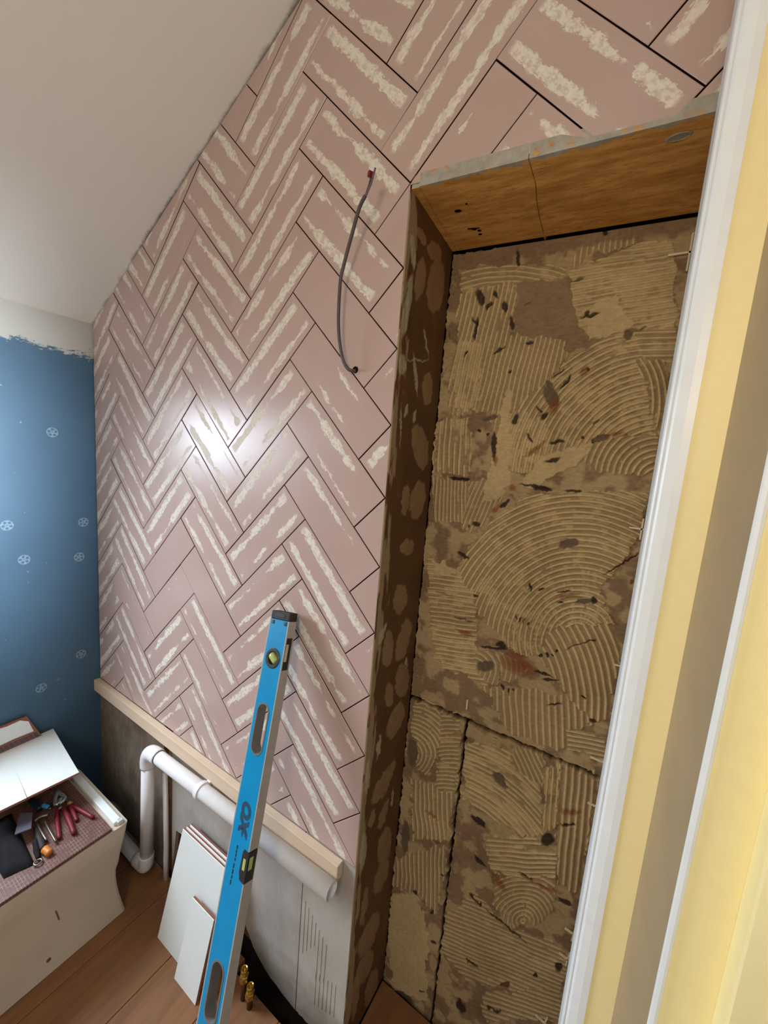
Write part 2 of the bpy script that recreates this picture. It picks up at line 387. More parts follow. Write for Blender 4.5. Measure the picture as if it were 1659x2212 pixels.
# tiled wall: bed + tiles
back = empty('wall_back'); struct(back)
TB = 0.008                                                # tile thickness; tile faces lie at y = 0
bm = bmesh.new()
def bed(x0, x1, z0, z1, y0=TB, y1=0.06): add_box(bm, ((x0 + x1) / 2, (y0 + y1) / 2, (z0 + z1) / 2), (x1 - x0, y1 - y0, z1 - z0))
bed(XL, JX - 0.004, 0.50, HZ + 0.014); bed(XL, XR + 0.25, HZ + 0.014, 2.9)
fin(bm, 'tile_bed', M_sub, back)

TW, KR = 0.102, 2.95; SQ = math.sqrt(.5) * TW
def uw2xz(u, w): return ((u + w) * SQ, (w - u) * SQ + 2.14)
def xz2uw(x, z): a = x / SQ; b = (z - 2.14) / SQ; return ((a - b) / 2, (a + b) / 2)
def clip(poly, f):
    out = []
    for i in range(len(poly)):
        a, b = poly[i], poly[(i + 1) % len(poly)]; fa, fb = f(a), f(b)
        if fa >= 0: out.append(a)
        if (fa >= 0) != (fb >= 0):
            t = fa / (fa - fb); out.append((a[0] + (b[0] - a[0]) * t, a[1] + (b[1] - a[1]) * t))
    return out
def parea(p): return abs(sum(p[i][0] * p[(i + 1) % len(p)][1] - p[(i + 1) % len(p)][0] * p[i][1] for i in range(len(p)))) / 2
BATZ = 0.556
def inset(p, d):
    n = len(p); A = sum(p[i][0] * p[(i + 1) % n][1] - p[(i + 1) % n][0] * p[i][1] for i in range(n)); sg = 1 if A > 0 else -1
    out = []
    for i in range(n):
        a = Vector(p[i - 1]); b = Vector(p[i]); c = Vector(p[(i + 1) % n]); e1 = (b - a); e2 = (c - b)
        if e1.length < 1e-6 or e2.length < 1e-6: out.append(tuple(b)); continue
        n1 = Vector((-e1.y, e1.x)).normalized() * sg; n2 = Vector((-e2.y, e2.x)).normalized() * sg
        h = (n1 + n2); h = h / max(h.length_squared / 2, 0.3); out.append(tuple(b + h * d))
    return out
# what the photograph shows of the dried chalky adhesive on single tiles: (upper band, lower band), by a point on the tile
SMEAR = [((740, 655), 0, 0), ((835, 640), 0, .1), ((845, 790), .1, 0), ((830, 500), .15, 0), ((700, 760), .3, .25), ((370, 1215), 0, 0), ((365, 1285), 0, 0), ((455, 1300), .0, .1),
         ((810, 980), .8, .2), ((800, 1140), 0, 0), ((790, 1290), 0, 0), ((770, 1440), 0, 0), ((765, 1570), 0, 0), ((750, 1680), 0, 0), ((745, 1820), 0, 0), ((700, 1000), .55, .35),
         ((740, 850), .9, .15), ((720, 1150), .7, .05), ((505, 230), .0, .25), ((330, 1380), .3, .2), ((440, 1500), .2, .45), ((800, 430), 1.0, .9), ((1220, 120), 1.0, .85), ((560, 1000), .6, .6), ((610, 990), .5, .8),
         ((455, 980), .75, .8), ((620, 1560), .7, .9), ((840, 330), .9, .9), ((1060, 190), .8, .9), ((780, 140), 1., .7), ((700, 270), .8, .9), ((1500, 60), .5, .7), ((1380, 30), 1., .5)]
def smear_for(test):
    for (px, py), a, b in SMEAR:
        p = at(px, py, 1, 0.0)
        if test(p.x, p.z): return a, b
    return None
G = 0.0105
def tile(u0, u1, w0, w1, along_u):
    quad = [uw2xz(u0 + G, w0 + G), uw2xz(u1 - G, w0 + G), uw2xz(u1 - G, w1 - G), uw2xz(u0 + G, w1 - G)]
    p = clip(quad, lambda q: q[0] - (XL + 0.004)); 
    if len(p) < 3: return
    p = clip(p, lambda q: (ceil_z(q[0]) - 0.003 - q[1])) 
    if len(p) >= 3: p = clip(p, lambda q: q[1] - BATZ)
    if len(p) >= 3: p = clip(p, lambda q: (XR - 0.002) - q[0])
    if len(p) >= 3: p = clip(p, lambda q: 2.75 - q[1])
    if len(p) < 3: return
    A = clip(p, lambda q: (JX - 0.0015) - q[0]); B = clip(p, lambda q: q[1] - (head_f(q[0]) + 0.007))
    Bx = clip(B, lambda q: q[0] - (JX - 0.0015)) if len(B) >= 3 else []
    polys = []
    if len(Bx) < 3 or parea(Bx) < 2e-5: polys = [A] if len(A) >= 3 else []
    elif len(A) < 3 or parea(A) < 2e-5: polys = [Bx]
    elif parea(A) + parea(Bx) > parea(p) - 2e-5: polys = [p]
    else: polys = [A, Bx]
    polys = [[q for i, q in enumerate(P) if (Vector(q) - Vector(P[i - 1])).length > 3e-4] for P in polys]
    polys = [P for P in polys if len(P) >= 3 and parea(P) > 3e-5]
    if not polys: return
    bm = bmesh.new(); uvl = bm.loops.layers.uv.new('UVMap')
    lift = rng.uniform(-0.0006, 0.0004); tx, tz = rng.normal(0, 0.0022, 2); cx, cz = np.mean([q for P in polys for q in P], axis=0)
    def yy(q, d): return d + lift + (q[0] - cx) * tx + (q[1] - cz) * tz
    for P in polys:
        I = inset(P, 0.0009)
        top = [bm.verts.new((q[0], yy(q, 0.0), q[1])) for q in I]; mid = [bm.verts.new((q[0], yy(q, 0.0008), q[1])) for q in P]; bot = [bm.verts.new((q[0], TB + 0.001, q[1])) for q in P]
        bm.faces.new(top); n = len(P)
        for i in range(n):
            j = (i + 1) % n; bm.faces.new((top[i], mid[i], mid[j], top[j])); bm.faces.new((mid[i], bot[i], bot[j], mid[j])).material_index = 1
    bmesh.ops.recalc_face_normals(bm, faces=bm.faces)
    for f in bm.faces:
        if f.normal.y > 0.9: f.normal_flip()
        for l in f.loops:
            u, w = xz2uw(l.vert.co.x, l.vert.co.z)
            l[uvl].uv = ((u - u0) * TW, (w - w0) * TW) if along_u else ((w - w0) * TW, (u1 - u) * TW)
    me = bpy.data.meshes.new('tile'); bm.to_mesh(me); bm.free()
    o = link('tile', me, [M_pink, M_joint], back)
    def inside(x, z):
        u, w = xz2uw(x, z); return u0 < u < u1 and w0 < w < w1
    sm = smear_for(inside)
    a, b = sm if sm else (rng.uniform(.62, 1.0), rng.uniform(.5, .95))
    o['seed'] = float(rng.uniform(0, 10)); o['smear_a'] = float(a); o['smear_b'] = float(b)
for n in range(-3, 3):
    for j in range(-12, 22):
        tile(j + 1 + n * KR, j + 1 + KR + n * KR, -j - 1 + n * KR, -j + n * KR, True)
        tile(j + 1 + n * KR, j + 2 + n * KR, -j - 1 - KR + n * KR, -j - 1 + n * KR, False)

# boards below the tiles, a recessed brown strip between two of them
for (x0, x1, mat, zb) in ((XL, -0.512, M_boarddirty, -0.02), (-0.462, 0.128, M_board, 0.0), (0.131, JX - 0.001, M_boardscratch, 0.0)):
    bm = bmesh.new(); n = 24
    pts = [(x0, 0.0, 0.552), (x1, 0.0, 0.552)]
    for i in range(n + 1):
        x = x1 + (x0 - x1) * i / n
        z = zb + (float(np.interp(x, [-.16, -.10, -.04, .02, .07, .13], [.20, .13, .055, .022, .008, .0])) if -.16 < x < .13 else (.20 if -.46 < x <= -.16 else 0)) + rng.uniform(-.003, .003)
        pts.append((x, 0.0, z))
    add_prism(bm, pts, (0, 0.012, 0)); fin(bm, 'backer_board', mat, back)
bm = bmesh.new(); add_box(bm, (-0.487, 0.022, 0.27), (0.09, 0.02, 0.55)); fin(bm, 'brown_backing', M_stud, back)
bm = bmesh.new(); add_box(bm, (-0.34, 0.05, 0.27), (1.24, 0.03, 0.54)); fin(bm, 'wall_core', M_stud, back)
# comb ridges left standing on the scratched board
bm = bmesh.new()
for i in range(7):
    x = 0.142 + i * 0.0125; z0 = 0.20 + 0.035 * i * (0.5 if i < 4 else 0.2) - (0.07 if i > 3 else 0); z1 = 0.36 - 0.012 * i
    if z1 - z0 > 0.03: add_box(bm, (x, -0.0005, (z0 + z1) / 2), (0.0016, 0.0012, z1 - z0))
    if i < 6: add_box(bm, (x + 0.05, -0.0005, 0.13 + 0.004 * i), (0.0013, 0.0012, 0.10))
o = fin(bm, 'comb_ridges', M_boardscratch, back); o['kind'] = 'stuff'

# right wall beside the niche
bm = bmesh.new(); add_box(bm, (XR + 0.06, 0.075, 1.3), (0.12, 0.28, 2.7)); struct(fin(bm, 'wall_right', M_boarddirty))

# ------------------------------------------------------------------ niche (old doorway): back, jamb, head
def inpoly(px, py, poly):
    r = np.zeros(px.shape, bool); n = len(poly)
    for i in range(n):
        x0, y0 = poly[i]; x1, y1 = poly[(i + 1) % n]
        if y0 == y1: continue
        c = ((y0 > py) != (y1 > py)) & (px < (x1 - x0) * (py - y0) / (y1 - y0) + x0); r ^= c
    return r
def vnoise(x, y, scale, seed, octaves=3):
    out = np.zeros(x.shape); amp = 1.0; tot = 0
    for o in range(octaves):
        g = np.random.RandomState(seed + o * 13).rand(64, 64); u = x * scale; v = y * scale
        i = np.floor(u).astype(int); j = np.floor(v).astype(int); fu = u - i; fv = v - j; fu = fu * fu * (3 - 2 * fu); fv = fv * fv * (3 - 2 * fv)
        a = g[i % 64, j % 64]; b = g[(i + 1) % 64, j % 64]; c = g[i % 64, (j + 1) % 64]; d = g[(i + 1) % 64, (j + 1) % 64]
        out += amp * ((a * (1 - fu) + b * fu) * (1 - fv) + (c * (1 - fu) + d * fu) * fv); tot += amp; amp *= .5; scale *= 2.1
    return out / tot
def sst(x, a, b):
    t = np.clip((x - a) / (b - a), 0, 1); return t * t * (3 - 2 * t)
NY = 0.200                                                # depth of the niche back
C1 = lambda pts: [(860 + x / 2.3042, 400 + y / 2.3042) for x, y in pts]
C2 = lambda pts: [(860 + x / 2.9625, 1000 + y / 2.9625) for x, y in pts]
C3 = lambda pts: [(800 + x / 3.0722, 1600 + y / 3.0722) for x, y in pts]
# combed strokes: outline, kind, direction (dx, dy) or arc centre, ridge spacing (photograph pixels), cover between ridges, strength
STROKES = [
 (C1([(290, 420), (590, 390), (830, 400), (840, 450), (600, 500), (330, 560)]), 'arc', C1([(560, 1200)])[0], 11, .35, .7),
 (C1([(850, 440), (1000, 360), (1270, 278), (1372, 276), (1392, 740), (1180, 705), (960, 775), (900, 700), (868, 570)]), 'dir', (1, -.16), 12, .72, .8),
 (C1([(1140, 740), (1392, 690), (1390, 890), (1220, 890), (1150, 850)]), 'dir', (1, -.03), 13, .5, 1.),
 (C1([(300, 560), (560, 470), (600, 520), (560, 745), (835, 765), (845, 860), (700, 1010), (540, 1180), (480, 1340), (460, 1120), (250, 1140), (262, 960), (300, 740)]), 'dir', (-.24, 1), 10.5, .12, 1.),
 (C1([(300, 780), (420, 780), (400, 1120), (265, 1120)]), 'dir', (-.2, 1), 10.5, .75, 1.),
 (C1([(190, 1180), (350, 1150), (370, 1440), (165, 1440)]), 'dir', (-.06, 1), 11.5, .4, 1.1),
 (C1([(700, 1010), (845, 870), (1100, 715), (1180, 735), (1230, 890), (1262, 1130), (1292, 1280), (1120, 1235), (900, 1370), (640, 1430), (480, 1420), (520, 1180)]), 'arc', C1([(1290, 1480)])[0], 12.2, .55, 1.),
 (C1([(1190, 880), (1330, 880), (1350, 1000), (1300, 1260), (1262, 1110), (1240, 980)]), 'arc', C1([(900, 1080)])[0], 14, .3, .9),
 (C1([(900, 1370), (1000, 1260), (1292, 1240), (1285, 1440), (1040, 1440)]), 'arc', C1([(1290, 1480)])[0], 13, .15, .8),
 (C1([(930, 225), (1190, 180), (1180, 300), (960, 350), (850, 420)]), 'dir', (-.12, 1), 12, .0, .7),
 (C2([(215, 90), (480, 105), (450, 380), (230, 370)]), 'dir', (-.02, 1), 8, .0, .7),
 (C2([(480, 105), (700, 110), (640, 250), (500, 440), (400, 420)]), 'dir', (-.42, 1), 9, .2, .8),
 (C2([(470, 530), (600, 350), (860, 190), (1180, 185), (1600, 195), (1590, 300), (1500, 560), (1340, 740), (1290, 830), (1390, 1040), (1120, 1030), (960, 1090), (890, 1240), (740, 1215), (560, 1020), (480, 900), (380, 680)]), 'arc', C2([(1150, 1150)])[0], 12.0, .45, 1.),
 (C2([(180, 590), (385, 690), (500, 890), (510, 1300), (590, 1430), (320, 1310), (235, 1250), (195, 760)]), 'dir', (1, .15), 10.0, .55, 1.),
 (C2([(890, 1230), (960, 1090), (1120, 1030), (1340, 1040), (1420, 1180), (1350, 1640), (1220, 1690), (1080, 1480)]), 'arc', C2([(320, 1550)])[0], 14.5, .1, .85),
 (C2([(540, 1420), (700, 1440), (1080, 1480), (1230, 1640), (1040, 1850), (690, 1710)]), 'dir', (.03, 1), 14, .0, .7),
 (C2([(1070, 1700), (1340, 1760), (1320, 1900), (1080, 1820)]), 'dir', (1, .16), 10, .0, .6),
 (C2([(500, 1200), (700, 1220), (860, 1330), (620, 1420), (500, 1330)]), 'arc', C2([(480, 1330)])[0], 11, .1, .6),
 (C2([(100, 1510), (260, 1530), (290, 1740), (200, 2000), (110, 1940), (90, 1700)]), 'arc', C2([(60, 1860)])[0], 9, .3, .9),
 (C2([(280, 1590), (405, 1600), (400, 2060), (250, 2060)]), 'arc', C2([(340, 2300)])[0], 9, .3, .9),
 (C3([(440, 150), (590, 150), (570, 330), (440, 350)]), 'arc', C3([(500, 600)])[0], 9, .3, .9),
 (C3([(255, 230), (420, 300), (560, 350), (530, 520), (515, 650), (280, 660), (290, 400)]), 'dir', (.05, 1), 9.5, .2, .9),
 (C3([(150, 780), (500, 690), (490, 900), (430, 1150), (330, 1030), (150, 960)]), 'dir', (.0, 1), 9, .1, .7),
 (C3([(620, 20), (900, 40), (1120, 230), (1150, 620), (1000, 630), (620, 390)]), 'arc', C3([(200, 1250)])[0], 9.4, .55, 1.),
 (C3([(1000, 20), (1130, 60), (1160, 240), (1130, 330), (900, 100)]), 'dir', (.5, 1), 9.5, .2, .8),
 (C3([(1160, 180), (1250, 150), (1240, 540), (1150, 610)]), 'dir', (-.08, 1), 11, .6, 1.),
 (C3([(1250, 150), (1520, 200), (1450, 620), (1370, 1010), (1250, 960), (1240, 600)]), 'dir', (-.1, 1), 14.5, .05, .8),
 (C3([(760, 620), (1110, 640), (1230, 740), (1240, 900), (940, 900), (800, 850)]), 'dir', (1, .07), 10, .45, .9),
 (C3([(830, 900), (1230, 900), (1210, 1090), (1130, 1210), (930, 1220), (810, 1050)]), 'arc', C3([(1010, 1190)])[0], 9.5, .3, .8),
 (C3([(480, 1180), (700, 1000), (900, 1240), (1240, 1330), (1330, 1480), (1240, 1700), (640, 1600), (460, 1400)]), 'dir', (1, .42), 8.5, .25, .45),
 (C3([(740, 1680), (1240, 1640), (1280, 1860), (760, 1860)]), 'dir', (1, .35), 9, .1, .4),
]
SMOOTHPATCH = [C3([(140, 1000), (300, 1020), (380, 1200), (370, 1740), (150, 1650), (110, 1300)]), C2([(200, 600), (300, 640), (380, 700), (240, 730)]), C1([(900, 620), (1080, 560), (1180, 700), (960, 770)]), C1([(500, 1180), (560, 1000), (560, 1500), (420, 1600)]),
               C1([(600, 1480), (740, 1330), (940, 1290), (900, 1380), (650, 1510)])]
BARE = [C1([(600, 480), (830, 475), (865, 560), (900, 700), (960, 760), (850, 850), (820, 770), (580, 745)])]
# torn paper, dark chips and rust stains: x, y, half length, half width, angle, colour, depth
DK, GR, RU, BK = (40, 28, 20), (96, 80, 62), (128, 62, 22), (18, 13, 10)
MARKS = [(C1, 597, 365, 45, 9, 85, DK), (C1, 410, 560, 45, 20, 75, DK), (C1, 487, 545, 26, 10, 70, DK), (C1, 532, 605, 30, 16, 80, DK), (C1, 565, 690, 42, 11, 80, DK), (C1, 390, 715, 60, 10, 100, DK), (C1, 385, 680, 30, 8, 50, DK),
 (C1, 455, 600, 26, 9, 130, DK), (C1, 655, 785, 22, 11, 160, DK), (C1, 505, 820, 40, 7, 150, DK), (C1, 340, 840, 20, 8, 120, DK), (C1, 960, 650, 55, 8, 165, DK), (C1, 940, 640, 18, 9, 130, DK), (C1, 1145, 742, 25, 25, 10, GR), (C1, 645, 590, 22, 5, 160, RU),
 (C1, 760, 1050, 60, 38, 60, GR), (C1, 750, 990, 20, 16, 40, GR), (C1, 730, 1150, 30, 14, 130, DK), (C1, 835, 980, 50, 8, 130, DK), (C1, 800, 940, 40, 6, 140, DK), (C1, 460, 1158, 44, 14, 165, GR), (C1, 585, 1165, 34, 14, 110, DK), (C1, 478, 1300, 80, 13, 88, DK), (C1, 485, 1370, 22, 8, 100, RU),
 (C1, 560, 930, 8, 8, 0, BK), (C1, 943, 920, 8, 8, 0, BK), (C1, 405, 1223, 8, 8, 0, BK), (C1, 448, 1243, 8, 8, 0, BK), (C1, 920, 1254, 9, 9, 0, BK), (C1, 970, 1275, 9, 9, 0, BK), (C1, 925, 925, 22, 10, 140, RU), (C1, 790, 1278, 40, 9, 165, DK), (C1, 1010, 1260, 50, 14, 165, GR), (C1, 1080, 1238, 40, 8, 165, RU),
 (C1, 690, 1310, 55, 10, 140, RU), (C1, 655, 1260, 30, 6, 60, DK), (C1, 768, 1370, 44, 12, 165, DK), (C1, 780, 1100, 40, 22, 110, RU), (C1, 310, 1462, 55, 8, 5, DK), (C1, 990, 1180, 22, 6, 140, GR), (C1, 890, 475, 36, 8, 160, GR), (C1, 1030, 230, 12, 22, 0, DK), (C1, 700, 1120, 26, 6, 40, DK),
 (C2, 400, 100, 70, 8, 5, DK), (C2, 735, 160, 22, 18, 10, RU), (C2, 880, 150, 110, 9, 8, DK), (C2, 930, 168, 60, 14, 5, DK), (C2, 1120, 180, 60, 11, 2, DK), (C2, 680, 262, 42, 14, 145, DK), (C2, 625, 295, 34, 10, 130, RU), (C2, 500, 395, 26, 18, 20, DK), (C2, 450, 400, 14, 9, 60, DK), (C2, 418, 590, 52, 13, 28, DK),
 (C2, 1095, 515, 72, 34, -8, GR), (C2, 850, 795, 32, 7, 80, BK), (C2, 915, 808, 28, 6, 155, BK), (C2, 495, 848, 26, 7, 10, BK), (C2, 1060, 822, 44, 5, 172, DK), (C2, 1200, 885, 68, 16, 175, GR), (C2, 1255, 880, 18, 22, 0, DK), (C2, 1040, 895, 24, 5, 170, DK), (C2, 1080, 850, 66, 10, 172, RU), (C2, 755, 990, 18, 6, 85, BK), (C2, 780, 1005, 20, 6, 100, BK), (C2, 805, 1010, 22, 6, 110, BK), (C2, 838, 1022, 18, 6, 130, BK),
 (C2, 310, 835, 56, 5, 15, RU), (C2, 430, 1085, 54, 9, 24, RU), (C2, 420, 1000, 70, 7, 15, GR), (C2, 610, 1185, 95, 10, 5, DK), (C2, 660, 1165, 36, 22, 30, DK), (C2, 770, 1290, 100, 50, 20, RU), (C2, 770, 1225, 50, 8, 15, RU), (C2, 910, 1230, 13, 10, 60, BK), (C2, 950, 1228, 12, 10, 60, BK), (C2, 985, 1228, 12, 10, 60, BK), (C2, 1015, 1205, 10, 12, 60, BK),
 (C2, 930, 1350, 70, 9, 20, DK), (C2, 975, 1388, 60, 7, 0, DK), (C2, 665, 1435, 22, 9, 50, BK), (C2, 710, 1460, 26, 8, 80, BK), (C2, 740, 1455, 14, 6, 60, DK), (C2, 1190, 1495, 22, 7, 30, DK), (C2, 1250, 1652, 28, 12, 25, DK), (C2, 1000, 1540, 55, 6, 175, DK), (C2, 560, 1300, 60, 40, 0, GR), (C2, 650, 1370, 36, 4, 100, DK),
 (C2, 1440, 640, 150, 6, 150, DK), (C2, 1500, 765, 12, 16, 0, GR), (C2, 1170, 1155, 110, 5, 160, DK), (C2, 1250, 1132, 14, 9, 0, DK), (C2, 90, 1850, 40, 100, 0, GR),
 (C3, 860, 260, 74, 34, 55, GR), (C3, 720, 535, 62, 20, 40, DK), (C3, 1175, 660, 46, 46, 20, DK), (C3, 1310, 557, 56, 11, 2, DK), (C3, 725, 800, 62, 13, 42, DK), (C3, 1035, 895, 62, 11, 32, DK), (C3, 850, 930, 60, 20, 45, RU), (C3, 1150, 960, 110, 14, 25, RU), (C3, 1290, 1070, 64, 16, 25, DK), (C3, 690, 1055, 62, 9, 50, DK), (C3, 730, 1090, 16, 16, 0, DK),
 (C3, 900, 1230, 200, 7, 40, DK), (C3, 420, 1340, 24, 12, 30, DK), (C3, 675, 1475, 60, 11, 38, DK), (C3, 1095, 1560, 22, 14, 30, DK), (C3, 600, 1765, 30, 56, -20, DK), (C3, 820, 1785, 60, 12, 25, DK), (C3, 895, 1620, 36, 22, 0, (104, 52, 40)), (C3, 1250, 1500, 24, 30, 0, DK), (C3, 410, 490, 44, 8, 40, RU), (C3, 440, 670, 50, 8, 15, RU), (C3, 480, 890, 14, 12, 0, DK), (C3, 300, 1005, 22, 8, 50, DK), (C3, 410, 1135, 16, 16, 0, DK), (C3, 230, 640, 26, 120, 0, GR), (C3, 1330, 470, 60, 18, 5, RU), (C3, 200, 1720, 90, 60, 30, GR), (C3, 90 + 250, 1660, 20, 8, 0, DK)]

ADH = np.array([lin((190, 164, 114)), lin((214, 190, 142))]); BR = np.array([lin((118, 94, 68)), lin((146, 120, 90))])
def niche_panel(name, x0, x1, z0, z1, parent, res, seed, ragged):
    nxx = int((x1 - x0) / res) + 1; nzz = int((z1 - z0) / res) + 1
    gx, gz = np.meshgrid(np.linspace(x0, x1, nxx), np.linspace(0, 1, nzz), indexing='ij'); gz = z0 + gz * ((head_r(gx) - .006 if z1 > 1.5 else z1) - z0)
    px, py = to_px(gx, np.full_like(gx, NY), gz)
    wx = px + 7 * (vnoise(gx, gz, 13, 3, 2) - .5); wy = py + 7 * (vnoise(gx, gz, 13, 31, 2) - .5)
    rx = px + 20 * (vnoise(gx, gz, 70, 5) - .5); ry = py + 20 * (vnoise(gx, gz, 70, 51) - .5); kx = px + 8 * (vnoise(gx, gz, 110, 6) - .5); ky = py + 8 * (vnoise(gx, gz, 110, 61) - .5)
    h = np.zeros_like(gx); cover = np.zeros_like(gx)
    for k, (poly, kind, par, per, fill, st) in enumerate(STROKES):
        mk = inpoly(rx, ry, poly)
        if not mk.any(): continue
        if kind == 'dir':
            L = math.hypot(*par); t = (wx * (-par[1]) + wy * par[0]) / L; al = (wx * par[0] + wy * par[1]) / L
        else:
            t = np.hypot(wx - par[0], wy - par[1]); al = np.arctan2(wy - par[1], wx - par[0]) * t.mean()
        ph = t / per; idx = np.floor(ph).astype(int); c = 0.5 + 0.5 * np.cos(2 * np.pi * (ph - 0.5))
        ridge = sst(c, .30, .92)
        brk = vnoise(al / 60.0 + idx * 3.7, idx * 5.3 + k, 1.0, 77 + k, 2)           # ridges broken here and there
        gapf = vnoise(al / 34.0 + idx * 9.1, idx * 2.9 + k, 1.0, 177 + k, 2)          # grooves scraped bare or left smeared
        edge = vnoise(gx, gz, 40, 200 + k)
        ridge = ridge * sst(brk, .10, .20)
        filled = sst(gapf + edge * .4, 1.14 - fill * 1.0, 1.30 - fill * 1.0) * .72
        cv = np.clip(np.maximum(np.maximum(ridge, filled), .28), 0, 1)
        hh = (ridge * 0.0046 + filled * 0.0010) * st
        h = np.where(mk, hh, h); cover = np.where(mk, cv * min(1, .62 + .4 * st), cover)
    thin = sst(vnoise(gx, gz, 30, 900, 4), .46, .62) * .5
    cover = np.maximum(cover, np.where(cover == 0, thin, 0))
    for poly in SMOOTHPATCH:
        mk = inpoly(rx, ry, poly); h = np.where(mk, np.maximum(h * .4, .0016 + .0008 * vnoise(gx, gz, 50, 60)), h); cover = np.where(mk, .8, cover)
    for poly in BARE:
        mk = inpoly(rx, ry, poly); h = np.where(mk, 0, h); cover = np.where(mk, .08, cover)
    topband = sst(gz + .02 * (vnoise(gx, gz, 34, 15) - .5) + (gx - JX) * .05, 1.938, 1.948); cover = cover * (1 - topband * .9); h = h * (1 - topband)
    n1 = vnoise(gx, gz, 14, 401, 4)[..., None]; n2 = vnoise(gx, gz * 3, 120, 411, 3)[..., None]
    col = BR[0] * (1 - n1) + BR[1] * n1; col = col * (.8 + .4 * n2)
    ad = ADH[0] * (1 - n2) + ADH[1] * n2; ad = ad * (.86 + .28 * n1)
    col = col * (1 - cover[..., None]) + ad * cover[..., None]
    h = h + 0.0006 * vnoise(gx, gz, 160, 500, 2)
    for cf, x, y, a, b, ang, c in MARKS:
        (mx, my), = cf([(x, y)]); sc_ = {C1: 2.3042, C2: 2.9625, C3: 3.0722}[cf]; a2, b2 = a / sc_, b / sc_
        t = math.radians(ang); dx, dy = kx - mx, ky - my
        e = np.sqrt(((dx * math.cos(t) + dy * math.sin(t)) / a2) ** 2 + ((-dx * math.sin(t) + dy * math.cos(t)) / b2) ** 2)
        w = 1 - (sst(e, .75, 1.1) if c is not RU else sst(e, .3, 1.3) * .5 + .5 * (e > 1.3) * 1.0)
        w = np.clip(w, 0, 1) * (.75 if c is RU else .92); col = col * (1 - w[..., None]) + lin(c) * w[..., None]
        if c is not RU: h = h * (1 - w) - w * .0012
    dx = (vnoise(gz, gz * 0 + seed, 90, 601) - .5) * ragged; dz = (vnoise(gx, gx * 0 + seed, 90, 611) - .5) * ragged
    ex = np.clip((gx - x0) / (x1 - x0), 0, 1); ez = np.clip((gz - z0) / (z1 - z0), 0, 1)
    fx = dx * (np.where(ex < .02, 1, 0) - np.where(ex > .98, 1, 0)); fz = dz * (np.where(ez < .006, 1, 0) - np.where(ez > .994, 1, 0))
    co = np.stack([gx + fx, NY - h, gz + fz], -1).reshape(-1, 3)
    ii = np.arange(nxx * nzz).reshape(nxx, nzz); q = np.stack([ii[:-1, :-1], ii[1:, :-1], ii[1:, 1:], ii[:-1, 1:]], -1).reshape(-1, 4)
    # rim turned back into the wall so that the panel has a thickness
    rim = np.concatenate([ii[:, 0], ii[-1, 1:], ii[-2::-1, -1], ii[0, -2:0:-1]]); back_i = len(co) + np.arange(len(rim))
    co = np.concatenate([co, co[rim] * [1, 0, 1] + [0, NY + .02, 0]]); nr = len(rim); a = np.arange(nr); b = (a + 1) % nr
    q = np.concatenate([q, np.stack([rim[a], back_i[a], back_i[b], rim[b]], -1)])
    colf = np.concatenate([col.reshape(-1, 3), np.tile(lin((60, 40, 24)), (nr, 1))])
    me = bpy.data.meshes.new(name); me.vertices.add(len(co)); me.vertices.foreach_set('co', co.ravel().astype(np.float32))
    me.loops.add(len(q) * 4); me.loops.foreach_set('vertex_index', q.ravel().astype(np.int32)); me.polygons.add(len(q))
    me.polygons.foreach_set('loop_start', np.arange(0, len(q) * 4, 4, dtype=np.int32)); me.polygons.foreach_set('loop_total', np.full(len(q), 4, np.int32))
    me.update(); ca = me.attributes.new('paint', 'FLOAT_COLOR', 'POINT')
    ca.data.foreach_set('color', np.concatenate([np.clip(colf, 0, 1), np.ones((len(co), 1))], 1).ravel().astype(np.float32))
    me.polygons.foreach_set('use_smooth', np.ones(len(q), bool))
    return link(name, me, M_attr, parent)
rec = empty('wall_recess'); struct(rec)
RES = 0.0015
niche_panel('brick_panel', JX + 0.002, XR - 0.002, 0.896, 1.965, rec, RES, 1.0, .008)
niche_panel('brick_panel', JX + 0.002, 0.439, -0.02, 0.884, rec, RES, 2.0, .010)
niche_panel('brick_panel', 0.447, XR - 0.002, -0.02, 0.884, rec, RES, 3.0, .010)
bm = bmesh.new(); add_box(bm, ((JX + XR) / 2, NY + 0.03, 1.0), (XR - JX + .1, 0.02, 2.1)); fin(bm, 'cavity_lining', M_dark, rec)

# jamb: dark slurry with pale thumb daubs
J1 = lambda x, y: (740 + x / 2.765, 400 + y / 2.765)
J2 = lambda x, y: (740 + x / 2.185, 1200 + y / 2.185)
DAUB = [(J1, 462, 560, 34, 125, 8), (J1, 556, 600, 52, 165, 6), (J1, 505, 1215, 32, 100, 4), (J1, 462, 1560, 48, 135, -8), (J1, 448, 1880, 46, 120, 10), (J1, 375, 1880, 24, 100, 6), (J1, 385, 2160, 40, 50, 30), (J1, 545, 400, 40, 60, -20), (J1, 470, 300, 26, 60, -25),
 (J2, 270, 205, 33, 72, 8), (J2, 213, 440, 26, 88, 4), (J2, 287, 400, 30, 102, 14), (J2, 281, 590, 34, 82, 4), (J2, 220, 660, 20, 55, 6), (J2, 250, 780, 32, 92, 20), (J2, 195, 1070, 26, 118, 28), (J2, 192, 1220, 15, 75, 18), (J2, 138, 1240, 15, 45, 14), (J2, 198, 1365, 30, 88, 12), (J2, 182, 1510, 28, 90, 16), (J2, 122, 1790, 32, 115, 22), (J2, 102, 1945, 30, 90, 22), (J2, 135, 2040, 28, 95, 14), (J2, 140, 2170, 26, 80, 14), (J2, 60, 2080, 16, 120, 6), (J2, 100, 1660, 14, 90, 10)]
